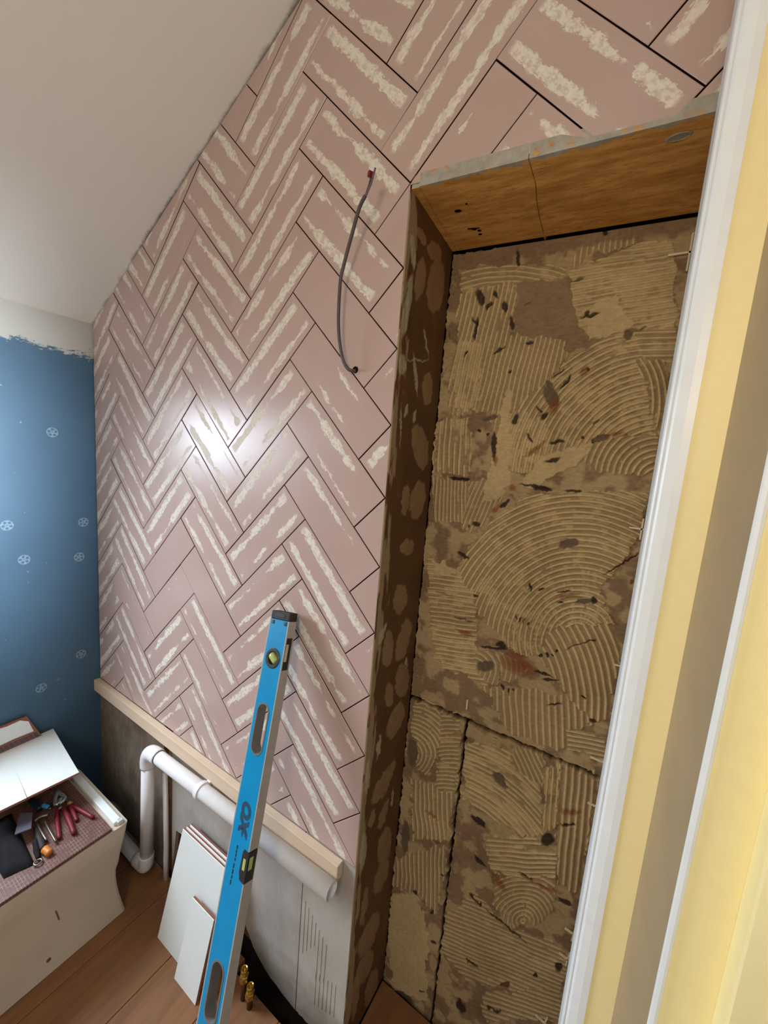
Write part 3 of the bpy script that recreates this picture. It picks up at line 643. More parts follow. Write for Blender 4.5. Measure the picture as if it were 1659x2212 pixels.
PALE = [(J1, 385, 720, 20, 200, 8), (J1, 352, 1075, 24, 58, 0), (J1, 435, 1130, 9, 130, -4), (J1, 380, 1345, 10, 40, 10), (J1, 428, 1385, 7, 46, 8), (J1, 345, 1440, 5, 130, 2), (J1, 420, 400, 16, 100, -4), (J1, 500, 950, 5, 90, -10), (J1, 450, 1045, 70, 6, 4), (J2, 185, 370, 8, 60, 20), (J2, 170, 900, 9, 60, 6), (J2, 95, 1400, 16, 90, 6), (J2, 115, 1040, 9, 80, 4), (J2, 300, 500, 4, 20, 0), (J2, 235, 1140, 3, 50, 6)]
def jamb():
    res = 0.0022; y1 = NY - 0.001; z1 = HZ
    ny_ = int((y1 + .0) / res) + 1; nz_ = int(z1 / res) + 1
    gy, gz = np.meshgrid(np.linspace(0.0, y1, ny_), np.linspace(0.0, z1, nz_), indexing='ij')
    px, py = to_px(np.full_like(gy, JX), gy, gz)
    px = px + 7 * (vnoise(gy, gz, 90, 3) - .5); py = py + 16 * (vnoise(gy, gz, 60, 31) - .5)
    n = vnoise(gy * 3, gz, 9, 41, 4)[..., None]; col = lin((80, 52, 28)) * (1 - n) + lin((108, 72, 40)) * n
    h = 0.0008 * vnoise(gy, gz, 60, 7)
    def ell(f, x, y, a, b, ang):
        s_ = 2.765 if f is J1 else 2.185; cx, cy = f(x, y); t = math.radians(ang); dx, dy = px - cx, py - cy
        u = dx * math.cos(t) + dy * math.sin(t); v = -dx * math.sin(t) + dy * math.cos(t)
        return np.sqrt((u / (a / s_)) ** 2 + (v / (b / s_)) ** 2)
    for d in DAUB:
        e = ell(*d); w = 1 - sst(e, .90, 1.05); c = lin((152, 120, 86)) * (.86 + .28 * vnoise(gy, gz, 40, 9)[..., None]); col = col * (1 - .85 * w[..., None]) + c * .85 * w[..., None]; h += w * .0006
    st = vnoise(gy * 6, gz, 14, 91, 4); k = sst(st + .30 * (1 - sst(gy, 0.0, .046)) - .40 * sst(gy, .02, .07), .60, .68)
    col = col * (1 - .8 * k[..., None]) + lin((164, 142, 106)) * .8 * k[..., None]; h += k * .0008
    for d in PALE:
        e = ell(*d); w = 1 - sst(e, .8, 1.1); col = col * (1 - .9 * w[..., None]) + lin((176, 162, 130)) * .9 * w[..., None]; h += w * .001
    co = np.stack([JX + h, gy, gz], -1).reshape(-1, 3); ii = np.arange(ny_ * nz_).reshape(ny_, nz_)
    q = np.stack([ii[:-1, :-1], ii[1:, :-1], ii[1:, 1:], ii[:-1, 1:]], -1).reshape(-1, 4)
    rim = np.concatenate([ii[:, 0], ii[-1, 1:], ii[-2::-1, -1], ii[0, -2:0:-1]]); bi = len(co) + np.arange(len(rim)); nr = len(rim); a = np.arange(nr); b = (a + 1) % nr
    co = np.concatenate([co, co[rim] * [0, 1, 1] + [JX - .0012, 0, 0]]); q = np.concatenate([q, np.stack([rim[a], bi[a], bi[b], rim[b]], -1)])
    cc = col.reshape(-1, 3); cc = np.concatenate([cc, cc[rim]])
    me = bpy.data.meshes.new('jamb'); me.from_pydata([tuple(v) for v in co], [], [tuple(f) for f in q.tolist()])
    ca = me.attributes.new('paint', 'FLOAT_COLOR', 'POINT'); ca.data.foreach_set('color', np.concatenate([np.clip(cc, 0, 1), np.ones((len(co), 1))], 1).ravel().astype(np.float32))
    me.polygons.foreach_set('use_smooth', np.ones(len(q), bool))
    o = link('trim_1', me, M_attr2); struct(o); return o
jamb()
bm = bmesh.new(); add_box(bm, (JX - 0.035, 0.115, 1.0), (0.066, 0.19, 2.0)); o = struct(fin(bm, 'trim_3', M_dark))

# wooden head of the niche: two boards meeting at a split, and a narrow strip beside the jamb
head = empty('trim_2', ((JX + XR) / 2, 0.1, HZ)); struct(head)
def head_z(x, y): f = min(max(y / NY, 0), 1); return head_f(x) * (1 - f) + head_r(x) * f
def hb(name, pts, t=0.022):
    bm = bmesh.new(); a = [bm.verts.new((x, y, head_z(x, y))) for x, y in pts]; b = [bm.verts.new((x, y, head_z(x, y) + t)) for x, y in pts]; n = len(pts)
    bm.faces.new(a); bm.faces.new(b[::-1])
    for i in range(n): bm.faces.new((a[i], b[i], b[(i + 1) % n], a[(i + 1) % n]))
    bmesh.ops.triangulate(bm, faces=[f for f in bm.faces if len(f.verts) > 4]); keep(fin(bm, name, M_lintel), head)
hx = [at(1160, 375, 2, HZ), at(1163, 410, 2, HZ), at(1170, 445, 2, HZ), at(1181, 478, 2, HZ), at(1184, 492, 2, HZ)]
crk = [(hx[0].x, 0.0)] + [(v.x, max(v.y, .005)) for v in hx] + [(hx[-1].x, NY - .002)]
hb('head_board', [(JX + .018, 0.0), (JX + .012, NY - .002)] + [(x - .0006, y) for x, y in crk[::-1]])
hb('head_board', [(x + .0006, y) for x, y in crk] + [(XR, NY - .002), (XR, 0.0)])
hb('head_strip', [(JX + .001, 0.002), (JX + .017, 0.002), (JX + .011, NY - .002), (JX + .001, NY - .002)])
bm = bmesh.new()
for px, py, a, b in ((990, 452, .007, .004), (1026, 484, .005, .004), (1037, 486, .004, .003), (1039, 493, .004, .003), (1008, 437, .002, .002), (1030, 482, .018, .0016)):
    c = at(px, py, 2, HZ - .008); add_lathe(bm, [(1, -.0006), (1, .004)], Matrix.Translation((c.x, c.y, head_z(c.x, c.y))) @ Matrix.Rotation(math.radians(12), 4, 'Z') @ Matrix.Diagonal((a, b, 1, 1)), 12)
keep(fin(bm, 'nail_holes', M_dark), head)
c = at(1466, 306, 2, HZ - .030); bm = bmesh.new(); add_lathe(bm, [(1, -.0008), (.8, -.0014), (.8, .003)], Matrix.Translation((c.x, c.y, head_z(c.x, c.y))) @ Matrix.Diagonal((.016, .008, 1, 1)), 14)
keep(fin(bm, 'plaster_spot', plain('old_white_plaster', (170, 160, 140), .9, .2)), head)

# door frame at the right: white architrave, cream lining, stop with a white strip along its edge
door = empty('door_1', (0.78, -0.17, 0)); struct(door)
def post(name, pts, mat, z0=-0.005, z1=2.5):
    bm = bmesh.new(); add_prism(bm, [(x, y, z0) for x, y in pts], (0, 0, z1 - z0)); return keep(fin(bm, name, mat), door)
post('architrave', [(.7236, -.07), (.7236, -.1590), (.7248, -.1622), (.7262, -.1634), (.7274, -.1630), (.7279, -.1618), (.7292, -.1648), (.7310, -.1664), (.7400, -.1686), (.7476, -.1690), (.7476, -.07)], M_white)
post('lining', [(.7477, -.07), (.7477, -.1676), (.7748, -.1676), (.86, -.1676), (.86, -.07)], M_yellow)
post('stop_side', [(.7749, -.1678), (.7896, -.2610), (.7905, -.2610), (.7769, -.1678)], M_yellow_shade)  # thin face over the stop that carries the painted shade
post('door_stop', [(.7770, -.1678), (.7906, -.2610), (.7915, -.2634), (.8392, -.2634), (.95, -.2634), (.95, -.1678)], M_yellow)
post('stop_edge_strip', [(.7893, -.2606), (.7888, -.2632), (.7900, -.2656), (.7928, -.2664), (.7952, -.2654), (.7958, -.2636), (.7915, -.2632)], M_white)
post('outer_casing', [(.8312, -.2636), (.8312, -.2890), (.8330, -.2906), (1.02, -.2906), (1.02, -.2636)], M_yellow)

# ------------------------------------------------------------------ things on and against the wall
# batten under the tiles
bat = empty('timber_batten', (-0.36, -0.012, 0.512)); tag(bat, 'pale timber batten fixed across the wall under the lowest pink tiles', 'batten')
bm = bmesh.new(); add_box(bm, (-0.357, -0.0115, 0.533), (1.214, 0.021, 0.044), bev=0.0015); keep(fin(bm, 'batten', M_batten), bat)

# white waste pipe
wp = empty('waste_pipe', (-0.53, -0.048, 0.0)); tag(wp, 'white plastic waste pipe with an elbow and an open end, below the batten', 'pipe')
PY = -0.047; zl, zr = 0.494, 0.520; R = 0.0205
PL, PE = Vector((-0.455, PY, zl)), Vector((0.256, PY, zr))
bm = bmesh.new()
ax = (PE - PL).normalized(); seg = 28
def ring(c, r): 
    up = Vector((0, 0, 1)); sd = ax.cross(up).normalized(); up = sd.cross(ax)
    return [bm.verts.new(c + (up * math.cos(2 * math.pi * k / seg) + sd * math.sin(2 * math.pi * k / seg)) * r) for k in range(seg)]
rings = [ring(PL, R), ring(PE, R), ring(PE, R - .0022), ring(PE - ax * .16, R - .0022)]
for a_, b_ in zip(rings, rings[1:]):
    for k in range(seg): bm.faces.new((a_[k], a_[(k + 1) % seg], b_[(k + 1) % seg], b_[k]))
bm.faces.new(rings[-1])
keep(fin(bm, 'horizontal_pipe', M_pipe, smooth=True), wp)
bm = bmesh.new(); add_lathe(bm, [(R + .0012, 0), (R + .0012, .003)], Matrix.Translation(PL - ax * .002) @ ax.to_track_quat('Z', 'Y').to_matrix().to_4x4()); keep(fin(bm, 'seal_ring', M_seal), wp)
XV = -0.522
elb = [(PL.x - .003, PY, zl), (-.478, PY, zl - .001), (-.500, PY, zl - .006), (-.515, PY, zl - .018), (XV - .001, PY, zl - .040), (XV - .001, PY, zl - .065)]
bm = bmesh.new(); add_tube(bm, smooth_path(elb, 4), R + .0032, 22); keep(fin(bm, 'elbow', M_pipe, smooth=True), wp)
bm = bmesh.new(); add_tube(bm, [(XV, PY, zl - .06), (XV - .012, PY, 0.075)], R, 22); keep(fin(bm, 'vertical_pipe', M_pipe, smooth=True), wp)
bm = bmesh.new(); add_tube(bm, smooth_path([(XV - .012, PY, .085), (XV - .014, PY, .055), (XV - .022, PY, .036), (XV - .044, PY + .001, .0275), (XV - .075, PY, .026)], 5), R + .0028, 22); keep(fin(bm, 'lower_elbow', M_pipe, smooth=True), wp)
bm = bmesh.new(); add_tube(bm, [(XV - .07, PY, .026), (-.90, PY, .03)], R, 20); keep(fin(bm, 'floor_pipe', M_pipe, smooth=True), wp)
cx = -0.232; cz = zl + (zr - zl) * (cx - PL.x) / (PE.x - PL.x)
bm = bmesh.new(); M0 = Matrix.Translation((cx, PY, cz)) @ ax.to_track_quat('Z', 'Y').to_matrix().to_4x4()
add_lathe(bm, [(R + .0008, -.007), (R + .0040, -.007), (R + .0040, .007), (R + .0008, .007)], M0, 26); add_box(bm, (cx, PY + .034, cz + .006), (.014, .026, .016)); add_box(bm, (cx, -.004, cz + .006), (.022, .008, .040))
keep(fin(bm, 'pipe_clip', M_pipe), wp)

tp = empty('thin_pipe', (-0.465, -0.018, 0.05)); tag(tp, 'thin off-white pipe stub hanging behind the vertical waste pipe', 'pipe')
bm = bmesh.new(); add_tube(bm, [(-0.486, -.0105, .40), (-.478, -.0105, .12), (-.474, -.014, .075), (-.470, -.0145, .0)], .0085, 12); keep(fin(bm, 'stub', M_pipe, smooth=True), tp)

# two brass pipe tails coming up at the wall
for i, (x, y, zt, lab) in enumerate(((-0.004, -0.064, .100, 'brass compression fitting, the farther of two, close beside the level'), (0.024, -0.066, .072, 'brass compression fitting, the nearer of two in front of the grey board'))):
    t = empty('pipe_fitting', (x, y, 0)); tag(t, lab, 'pipe fitting')
    bm = bmesh.new(); add_tube(bm, [(x, y, -.0), (x, y, zt - .03)], .0078, 14); keep(fin(bm, 'pipe_tail', M_copper, smooth=True), t)
    bm = bmesh.new(); add_lathe(bm, [(.0115, zt - .040), (.0130, zt - .037), (.0130, zt - .022), (.0112, zt - .019)], Matrix.Translation((x, y, 0)), 6); keep(fin(bm, 'hex_nut', M_brass), t)
    bm = bmesh.new(); add_lathe(bm, [(.0095, zt - .0195), (.0095, zt - .014), (.0085, zt - .013), (.0085, zt - .010), (.0098, zt - .009), (.0098, zt - .002), (.0080, zt), (.0060, zt - .001), (.0060, zt - .012)], Matrix.Translation((x, y, 0)), 18); keep(fin(bm, 'threaded_collar', M_brass, smooth=False), t)

# ---- spirit level leaning on the tiles
LT = np.array([0.0483, -0.035, 1.1248]); LB = np.array([0.2008, -0.4078, 0.0]); LT[0] -= .003
LLEN = float(np.linalg.norm(LT - LB)); s_ax = (LB - LT) / LLEN
wd = np.array([1.0, -0.03, 0]); wd -= s_ax * (wd @ s_ax); wd /= np.linalg.norm(wd); nd = np.cross(s_ax, wd); nd = nd if nd[1] > 0 else -nd
LM = Matrix(((wd[0], -s_ax[0], -nd[0], LT[0]), (wd[1], -s_ax[1], -nd[1], LT[1]), (wd[2], -s_ax[2], -nd[2], LT[2]), (0, 0, 0, 1)))
# local frame: x across the blue face, y up along the level (0 at the top), z out of the face towards the viewer
LWd, LTh = 0.0600, 0.0250
lev = empty('spirit_level', (LB[0], LB[1], 0)); tag(lev, 'long blue spirit level leaning upright against the pink tiles', 'spirit level')
def lev_box(name, c, s, mat, bev=0, parent=None):
    bm = bmesh.new(); add_box(bm, c, s, LM, bev=bev); o = fin(bm, name, mat)
    if parent is None: keep(o, lev)
    else:
        sub(o, parent)
    return o
CAP = 0.020
outer = [(-LWd / 2 + .001, -LLEN + .0), (LWd / 2 - .0025, -LLEN + .0), (LWd / 2 - .0025, -CAP), (-LWd / 2 + .001, -CAP)]
H1, H2 = (0.257, .104), (0.742, .100)
holes = [circle(-.001, -.106, .0205), stadium(-.002, -H1[0], .034, H1[1]), stadium(.001, -H2[0], .034, H2[1]), [(.0142, -.490), (.0142, -.542), (.0270, -.542), (.0270, -.490)]]
keep(holed('body', outer, holes, LTh, LM @ Matrix.Translation((0, 0, -LTh / 2)), M_blue), lev)
# bare metal edge rails
bm = bmesh.new()
for (y0, y1) in ((-CAP, -.057), (-.128, -.487), (-.545, -LLEN)):
    add_box(bm, (LWd / 2 - .0012, (y0 + y1) / 2, -LTh / 2), (.0026, abs(y1 - y0), LTh), LM)
for (y0, y1) in ((-.057, -.128), (-.487, -.545)):
    add_box(bm, (LWd / 2 - .0012, (y0 + y1) / 2, -LTh + .0015), (.0026, abs(y1 - y0), .003), LM); 
    if y0 == -.057: add_box(bm, (LWd / 2 - .0012, (y0 + y1) / 2, -.0015), (.0026, abs(y1 - y0), .003), LM)
add_box(bm, (-LWd / 2 - .0003, (-CAP - LLEN) / 2, -LTh / 2), (.0026, LLEN - CAP, LTh), LM)
keep(fin(bm, 'edge_rail', M_alu), lev)
# end cap
bm = bmesh.new(); add_box(bm, (0, -.0105, -LTh / 2), (LWd + .001, .0205, LTh + .001), LM, bev=.003); keep(fin(bm, 'end_cap', M_black), lev)
bm = bmesh.new(); add_prism(bm, [LM @ Vector((x, y, .0004)) for x, y in ((-.018, -.014), (.012, -.014), (.016, -.009), (.008, -.005), (-.010, -.004), (-.020, -.008))], LM.to_3x3() @ Vector((0, 0, .0008))); keep(fin(bm, 'cap_slot', M_seal), lev)
for x in (-.020, .0195): lev_box('rivet', (x, -.0265, .0006), (.0072, .0085, .0022), M_darkgrey, .0008)
# plumb vial in its ring
bm = bmesh.new(); MV = LM @ Matrix.Translation((-.001, -.106, 0))
add_lathe(bm, [(.0145, -.012), (.0145, .0006), (.0165, .0024), (.0205, .0024), (.0228, .0008), (.0228, -.001), (.0204, -.0012), (.0204, -.012)], MV, 32); rg = keep(fin(bm, 'vial_ring', M_darkgrey, smooth=False), lev)
bm = bmesh.new(); add_box(bm, (-.001, -.106, -.008), (.029, .029, .004), LM); sub(fin(bm, 'vial_backing', M_seal), rg)
bm = bmesh.new(); add_lathe(bm, [(.001, -.0125), (.0080, -.0118), (.0092, -.009), (.0092, .009), (.0080, .0118), (.001, .0125)], MV @ Matrix.Translation((.001, 0, -.004)) @ Matrix.Rotation(math.radians(55), 4, 'Z') @ Matrix.Rotation(math.pi / 2, 4, 'X'), 18); sub(fin(bm, 'vial', M_vial, smooth=True), rg)
# slot and pale insert in the edge beside it
es = lev_box('edge_slot', (LWd / 2 - .004, -.0925, -LTh / 2), (.005, .070, LTh - .006), M_seal); lev_box('edge_insert', (LWd / 2 - .0022, -.090, -LTh * .35), (.0035, .038, LTh * .32), M_vialpale, 0, es)
# hand holes: grey trim and a lined inside
for (sy, hh), cxx in ((H1, -.002), (H2, .001)):
    keep(holed('hand_hole_trim', stadium(cxx, -sy, .0385, hh + .0045, 14), [stadium(cxx, -sy, .0320, hh - .0020, 14)], LTh + .0016, LM @ Matrix.Translation((0, 0, -LTh / 2)), M_trim), lev)
# middle vial block wrapping the edge
bm = bmesh.new(); add_prism(bm, [LM @ Vector((x, y, -LTh + .002)) for x, y in ((.0125, -.494), (.0162, -.486), (LWd / 2 + .0005, -.489), (LWd / 2 + .0005, -.545), (.0185, -.543), (.0115, -.530))], LM.to_3x3() @ Vector((0, 0, LTh - .0014))); vb = keep(fin(bm, 'vial_block', M_black), lev)
lev_box('level_vial', (.0215, -.5125, -.0015), (.0085, .022, .0050), M_vial, .0015, vb); lev_box('level_vial', (LWd / 2 - .0004, -.511, -.0098), (.0030, .024, .010), M_vial, .0008, vb)
# brand lettering, printed along the face
def letters(body, size, loc, mat, name, shear=0.25, sx=1.0):
    cu = bpy.data.curves.new('letters', 'FONT'); cu.body = body; cu.size = size; cu.extrude = .0002; cu.shear = shear; cu.align_x = 'CENTER'; cu.align_y = 'CENTER'; cu.offset = .0022
    t = bpy.data.objects.new('tmp', cu); me = bpy.data.meshes.new_from_object(t); bpy.data.objects.remove(t); bpy.data.curves.remove(cu)
    me.transform(LM @ Matrix.Translation(loc) @ Matrix.Rotation(-math.pi / 2, 4, 'Z') @ Matrix.Diagonal((sx, 1, 1, 1))); keep(link(name, me, mat), lev)
letters('OX', .036, (-.0005, -.430, .0004), M_logo, 'lettering', sx=1.05)
bm = bmesh.new(); add_prism(bm, [LM @ Vector((x, y, .0003)) for x, y in ((-.004, -.452), (.004, -.453), (.003, -.462), (.0005, -.470), (-.001, -.461))], LM.to_3x3() @ Vector((0, 0, .0003))); keep(fin(bm, 'lettering_tail', M_logo), lev)
bm = bmesh.new()
for (x, y0, y1) in ((-.0062, -.4875, -.4945), (-.0062, -.496, -.502), (-.0060, -.5035, -.509), (-.0060, -.511, -.516), (-.0068, -.5215, -.530), (-.0068, -.532, -.541), (-.0066, -.543, -.549), (-.0074, -.5515, -.560)):
    add_box(bm, (x, (y0 + y1) / 2, .0003), (.0028, y0 - y1, .0004), LM)
keep(fin(bm, 'small_print', M_seal), lev)

# ---- cable
cab = empty('cable', at(765, 802, 1, 0.0)); tag(cab, 'grey electric cable poking out of the pink tiles with a red end connector', 'cable')
pts = [(768, 801, .004), (763, 801, -.010), (752, 797, -.018), (742, 780, -.022), (734, 742, -.026), (731, 690, -.030), (735, 610, -.034), (742, 575, -.036), (760, 507, -.044), (776, 450, -.052), (789, 423, -.056)]
P = [at(x, y, 1, d) for x, y, d in pts]
bm = bmesh.new(); add_tube(bm, smooth_path(P, 6), .0034, 12); keep(fin(bm, 'sheath', M_sheath, smooth=True), cab)
for pp, mm in (([(788, 426, -.056), (796, 403, -.059), (801, 384, -.061)], M_sheath), ([(790, 424, -.057), (801, 398, -.060), (807, 376, -.064), (811, 362, -.066)], M_core)):
    bm = bmesh.new(); add_tube(bm, smooth_path([at(x, y, 1, d) for x, y, d in pp], 5), .0016, 8); keep(fin(bm, 'core_wire', mm, smooth=True), cab)
a_ = at(800, 384, 1, -.061); b_ = at(802, 370, 1, -.062)
bm = bmesh.new(); Mz = Matrix.Translation((a_ + b_) / 2) @ (b_ - a_).to_track_quat('Z', 'Y').to_matrix().to_4x4(); add_box(bm, (0, 0, 0), (.0105, .0075, (b_ - a_).length), Mz, bev=.0015); keep(fin(bm, 'connector', M_red), cab)
bm = bmesh.new(); c = at(768, 799, 1, 0.0); add_lathe(bm, [(.0068, -.0006), (.0068, .003)], Matrix.Translation((c.x, -.0008, c.z)) @ Matrix.Rotation(-math.pi / 2, 4, 'X'), 16); keep(fin(bm, 'cable_hole', M_dark), cab)

# ---- tiles leaning at the foot of the wall
def slab_tile(name, bl, tl, width, thick, lab, group=None, cat='tile', wdir=Vector((1, 0, 0)), rnd=.003):
    """white glazed tile with brown biscuit; bl, tl: lower and upper left corners of its face"""
    up = (tl - bl); nrm = wdir.cross(up).normalized(); nrm = nrm if nrm.y < 0 or abs(nrm.y) < .3 else -nrm
    t = empty(name, bl)
    tag(t, lab, cat, group)
    q = [bl, bl + wdir * width, bl + wdir * width + up, tl]
    bm = bmesh.new(); add_prism(bm, [p - nrm * .0016 for p in q], -nrm * (thick - .0016)); keep(fin(bm, 'biscuit', M_biscuit), t)
    bm = bmesh.new(); add_prism(bm, q, -nrm * .0016); bmesh.ops.bevel(bm, geom=bm.edges[:], offset=.0005, segments=1, affect='EDGES'); keep(fin(bm, 'glaze', M_tilewhite), t)
    return t
tk = .0075; lean = (Vector((-.334, -.040, .304)) - Vector((-.327, -.123, 0)))
nrm0 = Vector((1, 0, 0)).cross(lean).normalized(); nrm0 = nrm0 if nrm0.y > 0 else -nrm0
for k, (dx, lab) in enumerate(((0, 'large white tile leaning on the wall, front one of three behind the level'), (.006, 'large white tile leaning on the wall, middle one of three behind the level'), (.012, 'large white tile leaning on the wall, rearmost of three behind the level'))):
    b = Vector((-.327 + dx, -.123 + k * (tk + .0006) / abs(nrm0.y), 0.001)); slab_tile('wall_tile', b, b + lean + Vector((0, 0, .004 * k)), .215, tk, lab, 'large tiles leaning at the foot of the wall')
slab_tile('small_tile', Vector((-.195, -.1480, .001)), Vector((-.201, -.0910, .206)), .099, .0085, 'narrow cut white tile standing in front of the large leaning tiles', None)

# ---- white box at the left with a brown gridded top
BX0, BX1, BY1, BY0, BH = -0.845, -0.484, -0.146, -0.62, 0.323
box = empty('storage_box', ((BX0 + BX1) / 2, (BY0 + BY1) / 2, 0)); tag(box, 'white box with a brown gridded top standing on the floor under the window', 'box')
bm = bmesh.new(); nz = 12; lv = []
def xb(f): return BX1 + .004 - .014 * math.sin(math.pi * min(f * 1.15, 1)) + .006 * f
for i in range(nz + 1):
    f = i / nz; z = .002 + (BH - .004) * f; x1 = xb(f); y1 = BY1 + .006 - .020 * math.sin(math.pi * f) * (1 if f < .55 else .7) + .014 * max(0, f - .45); c = .008
    lv.append([bm.verts.new(p) for p in ((BX0, BY0, z), (x1, BY0, z), (x1, y1 - c, z), (x1 - c * .3, y1 - c * .3, z), (x1 - c, y1, z), (BX0 + .03, y1, z), (BX0, y1 - .03, z))])
for a_, b_ in zip(lv, lv[1:]):
    n = len(a_)
    for k in range(n): bm.faces.new((a_[k], a_[(k + 1) % n], b_[(k + 1) % n], b_[k]))
bm.faces.new(lv[0][::-1]); bm.faces.new(lv[-1]); keep(fin(bm, 'body', M_boxwhite), box)
# rounded end behind the rim, its shade painted as a dark brown base
c = at(233, 1778, 1, -.100)
bm = bmesh.new(); add_lathe(bm, [(math.sin(math.pi * i / 12), -math.cos(math.pi * i / 12)) for i in range(13)], Matrix.Translation(c) @ Matrix.Diagonal((.074, .042, .072, 1)), 28); keep(fin(bm, 'rounded_end', plain('shaded_brown_plastic', (92, 76, 66), .6), smooth=True), box)
bm = bmesh.new(); add_box(bm, ((BX0 + BX1) / 2 + .0035, (BY0 + BY1) / 2 - .014, BH + .003), (BX1 - BX0 + .007, BY1 - BY0 - .034, .010), bev=.001); keep(fin(bm, 'gridded_top', M_grid), box)
bm = bmesh.new(); add_box(bm, ((BX0 + BX1) / 2 - .002, BY1 - .010, BH + .004), (BX1 - BX0 - .004, .022, .014), bev=.003); keep(fin(bm, 'rim', M_white), box)
bm = bmesh.new(); add_box(bm, (BX1 - .005, BY1 - .004, BH + .003), (.016, .018, .016), bev=.004); keep(fin(bm, 'corner_guard', M_film), box)
c = at(107, 2077, 0, BX1 + .0045); bm = bmesh.new(); add_lathe(bm, [(.0055, -.001), (.0055, .0015), (.002, .002)], Matrix.Translation((xb((c.z) / BH), c.y, c.z)) @ Matrix.Rotation(math.pi / 2, 4, 'Y'), 14); keep(fin(bm, 'brown_plug', M_stud), box)
bm = bmesh.new(); p0, p1 = at(122, 1970, 0, BX1), at(130, 1990, 0, BX1); add_tube(bm, [(xb(p0.z / BH) + .0004, p0.y, p0.z), (xb(p1.z / BH) + .0004, p1.y, p1.z)], .0016, 8); keep(fin(bm, 'scuff_mark', M_stud), box)

TOPZ = BH + .008
# carton and the white tiles laid on it
cart = empty('tile_carton', (-.80, -.33, TOPZ)); tag(cart, 'low brown carton on the box, hidden beneath the white tiles', 'carton')
WZ = 0.432
bm = bmesh.new(); add_box(bm, (-.845, -.345, (TOPZ + WZ - .008) / 2), (.16, .22, WZ - .008 - TOPZ), bev=.002); keep(fin(bm, 'carton', M_carton), cart)
def flat_tile(name, pix, z, lab, mat=None):
    q = [at(x, y, 2, z) for x, y in pix]; t = empty(name, q[0]); tag(t, lab, 'tile', None)
    bm = bmesh.new(); add_prism(bm, q, (0, 0, -.0016)); bmesh.ops.bevel(bm, geom=bm.edges[:], offset=.0005, segments=1, affect='EDGES'); keep(fin(bm, 'glaze', M_tilewhite), t)
    bm = bmesh.new(); add_prism(bm, [p - Vector((0, 0, .0016)) for p in q], (0, 0, -.006)); keep(fin(bm, 'biscuit', M_biscuit), t); return t
flat_tile('glazed_tile', [(14.5, 1617), (115, 1573.5), (171, 1668), (59, 1722)], WZ, 'white tile lying on the box, nearest the pink wall')
flat_tile('glazed_tile', [(-60, 1637), (13.5, 1611), (58, 1723), (-25, 1763)], WZ - .0002, 'white tile lying on the box, cut by the left edge of the picture')
# a tile standing behind them, its chalky back with adhesive squares
q = [Vector((XL + .012, v.y, v.z)) for v in (at(86, 1590, 0, XL + .012), at(57, 1547, 0, XL + .012), at(-70, 1590, 0, XL + .012), at(-40, 1640, 0, XL + .012))]
bt = empty('reclaimed_tile', q[0]); tag(bt, 'tile standing against the blue wall with its chalky adhesive-marked back showing', 'tile')
low = (min(v.z for v in q) - WZ)
bm = bmesh.new(); qq = [Vector((-.905, q[0].y, WZ + .001)), q[0], q[1], q[2], Vector((-.905, q[3].y, WZ + .001))]
qz = lambda y, z: Vector((XL + .010 + .0 * z, y, z))
ys = [v.y for v in q]; zt_ = q[1].z; yr = max(ys[0], ys[1]); 
face = [Vector((XL + .026, q[0].y + .004, WZ - .006)), Vector((XL + .014, q[1].y, q[1].z)), Vector((XL + .014, q[2].y - .06, q[1].z)), Vector((XL + .026, q[3].y - .06, WZ - .006))]
add_prism(bm, face, (-.008, 0, -.001)); bb = keep(fin(bm, 'biscuit', M_biscuit), bt)
up_ = face[1] - face[0]; sd_ = (face[3] - face[0]).normalized(); nn_ = Vector((.997, 0, .08))
bm = bmesh.new(); add_prism(bm, [face[0] + up_ * a + sd_ * b + nn_ * .0005 for a, b in ((.36, .010), (.80, .004), (.95, .020), (.92, .055), (.97, .085), (.90, .14), (.60, .15), (.34, .12), (.38, .06))], nn_ * .0012); sub(fin(bm, 'adhesive_patch', M_white), bb)
bm = bmesh.new()
for i in range(8): add_prism(bm, [face[0] + up_ * a + sd_ * (b + .013 * i + .006) + nn_ * .0005 for a, b in ((.12, 0), (.27, 0), (.27, .009), (.12, .009))], nn_ * .001)
sub(fin(bm, 'adhesive_squares', M_flap), bb)

# ---- tools on the gridded top
def T(x, y, dz=.004): return at(x / 5.184, 1680 + y / 5.184, 2, TOPZ + dz)
def thing(name, base, lab, cat): t = empty(name, (base.x, base.y, TOPZ)); tag(t, lab, cat); return t
def bar(name, pp, rad, mat, t, seg=10, sub=4):
    bm = bmesh.new(); pts = smooth_path(pp, sub); rr = rad
    if isinstance(rad, (list, tuple)):
        rr = [float(np.interp(i / (len(pts) - 1), np.linspace(0, 1, len(rad)), rad)) for i in range(len(pts))]
    add_tube(bm, pts, rr, seg); return keep(fin(bm, name, mat, smooth=True), t)
t = thing('pliers', T(775, 250), 'red-handled pliers lying open on the gridded top, nearer the white rim', 'pliers')
bar('handle', [T(790, 300, .008), T(880, 350, .008), T(1045, 445, .007)], [.0045, .0065, .0055], M_redgrip, t); bar('handle', [T(775, 310, .008), T(820, 390, .008), T(860, 480, .007)], [.0045, .006, .005], M_redgrip, t)
bar('jaw', [T(800, 300, .008), T(760, 240, .008), T(730, 220, .008)], [.007, .006, .002], M_steel, t); bar('pivot', [T(778, 285, .014), T(778, 285, .001)], .006, M_orange, t, sub=1)
t = thing('pliers', T(690, 330), 'dark red-handled pliers lying by the silver ring', 'pliers')
bar('handle', [T(700, 330, .009), T(760, 450, .009), T(830, 625, .008)], [.005, .0075, .0065], M_redgrip, t); bar('handle', [T(640, 340, .008), T(640, 480, .008), T(665, 680, .007)], [.004, .006, .0055], M_redgrip, t); bar('jaw', [T(680, 350, .009), T(655, 300, .009), T(640, 285, .008)], [.006, .005, .002], M_steel, t)
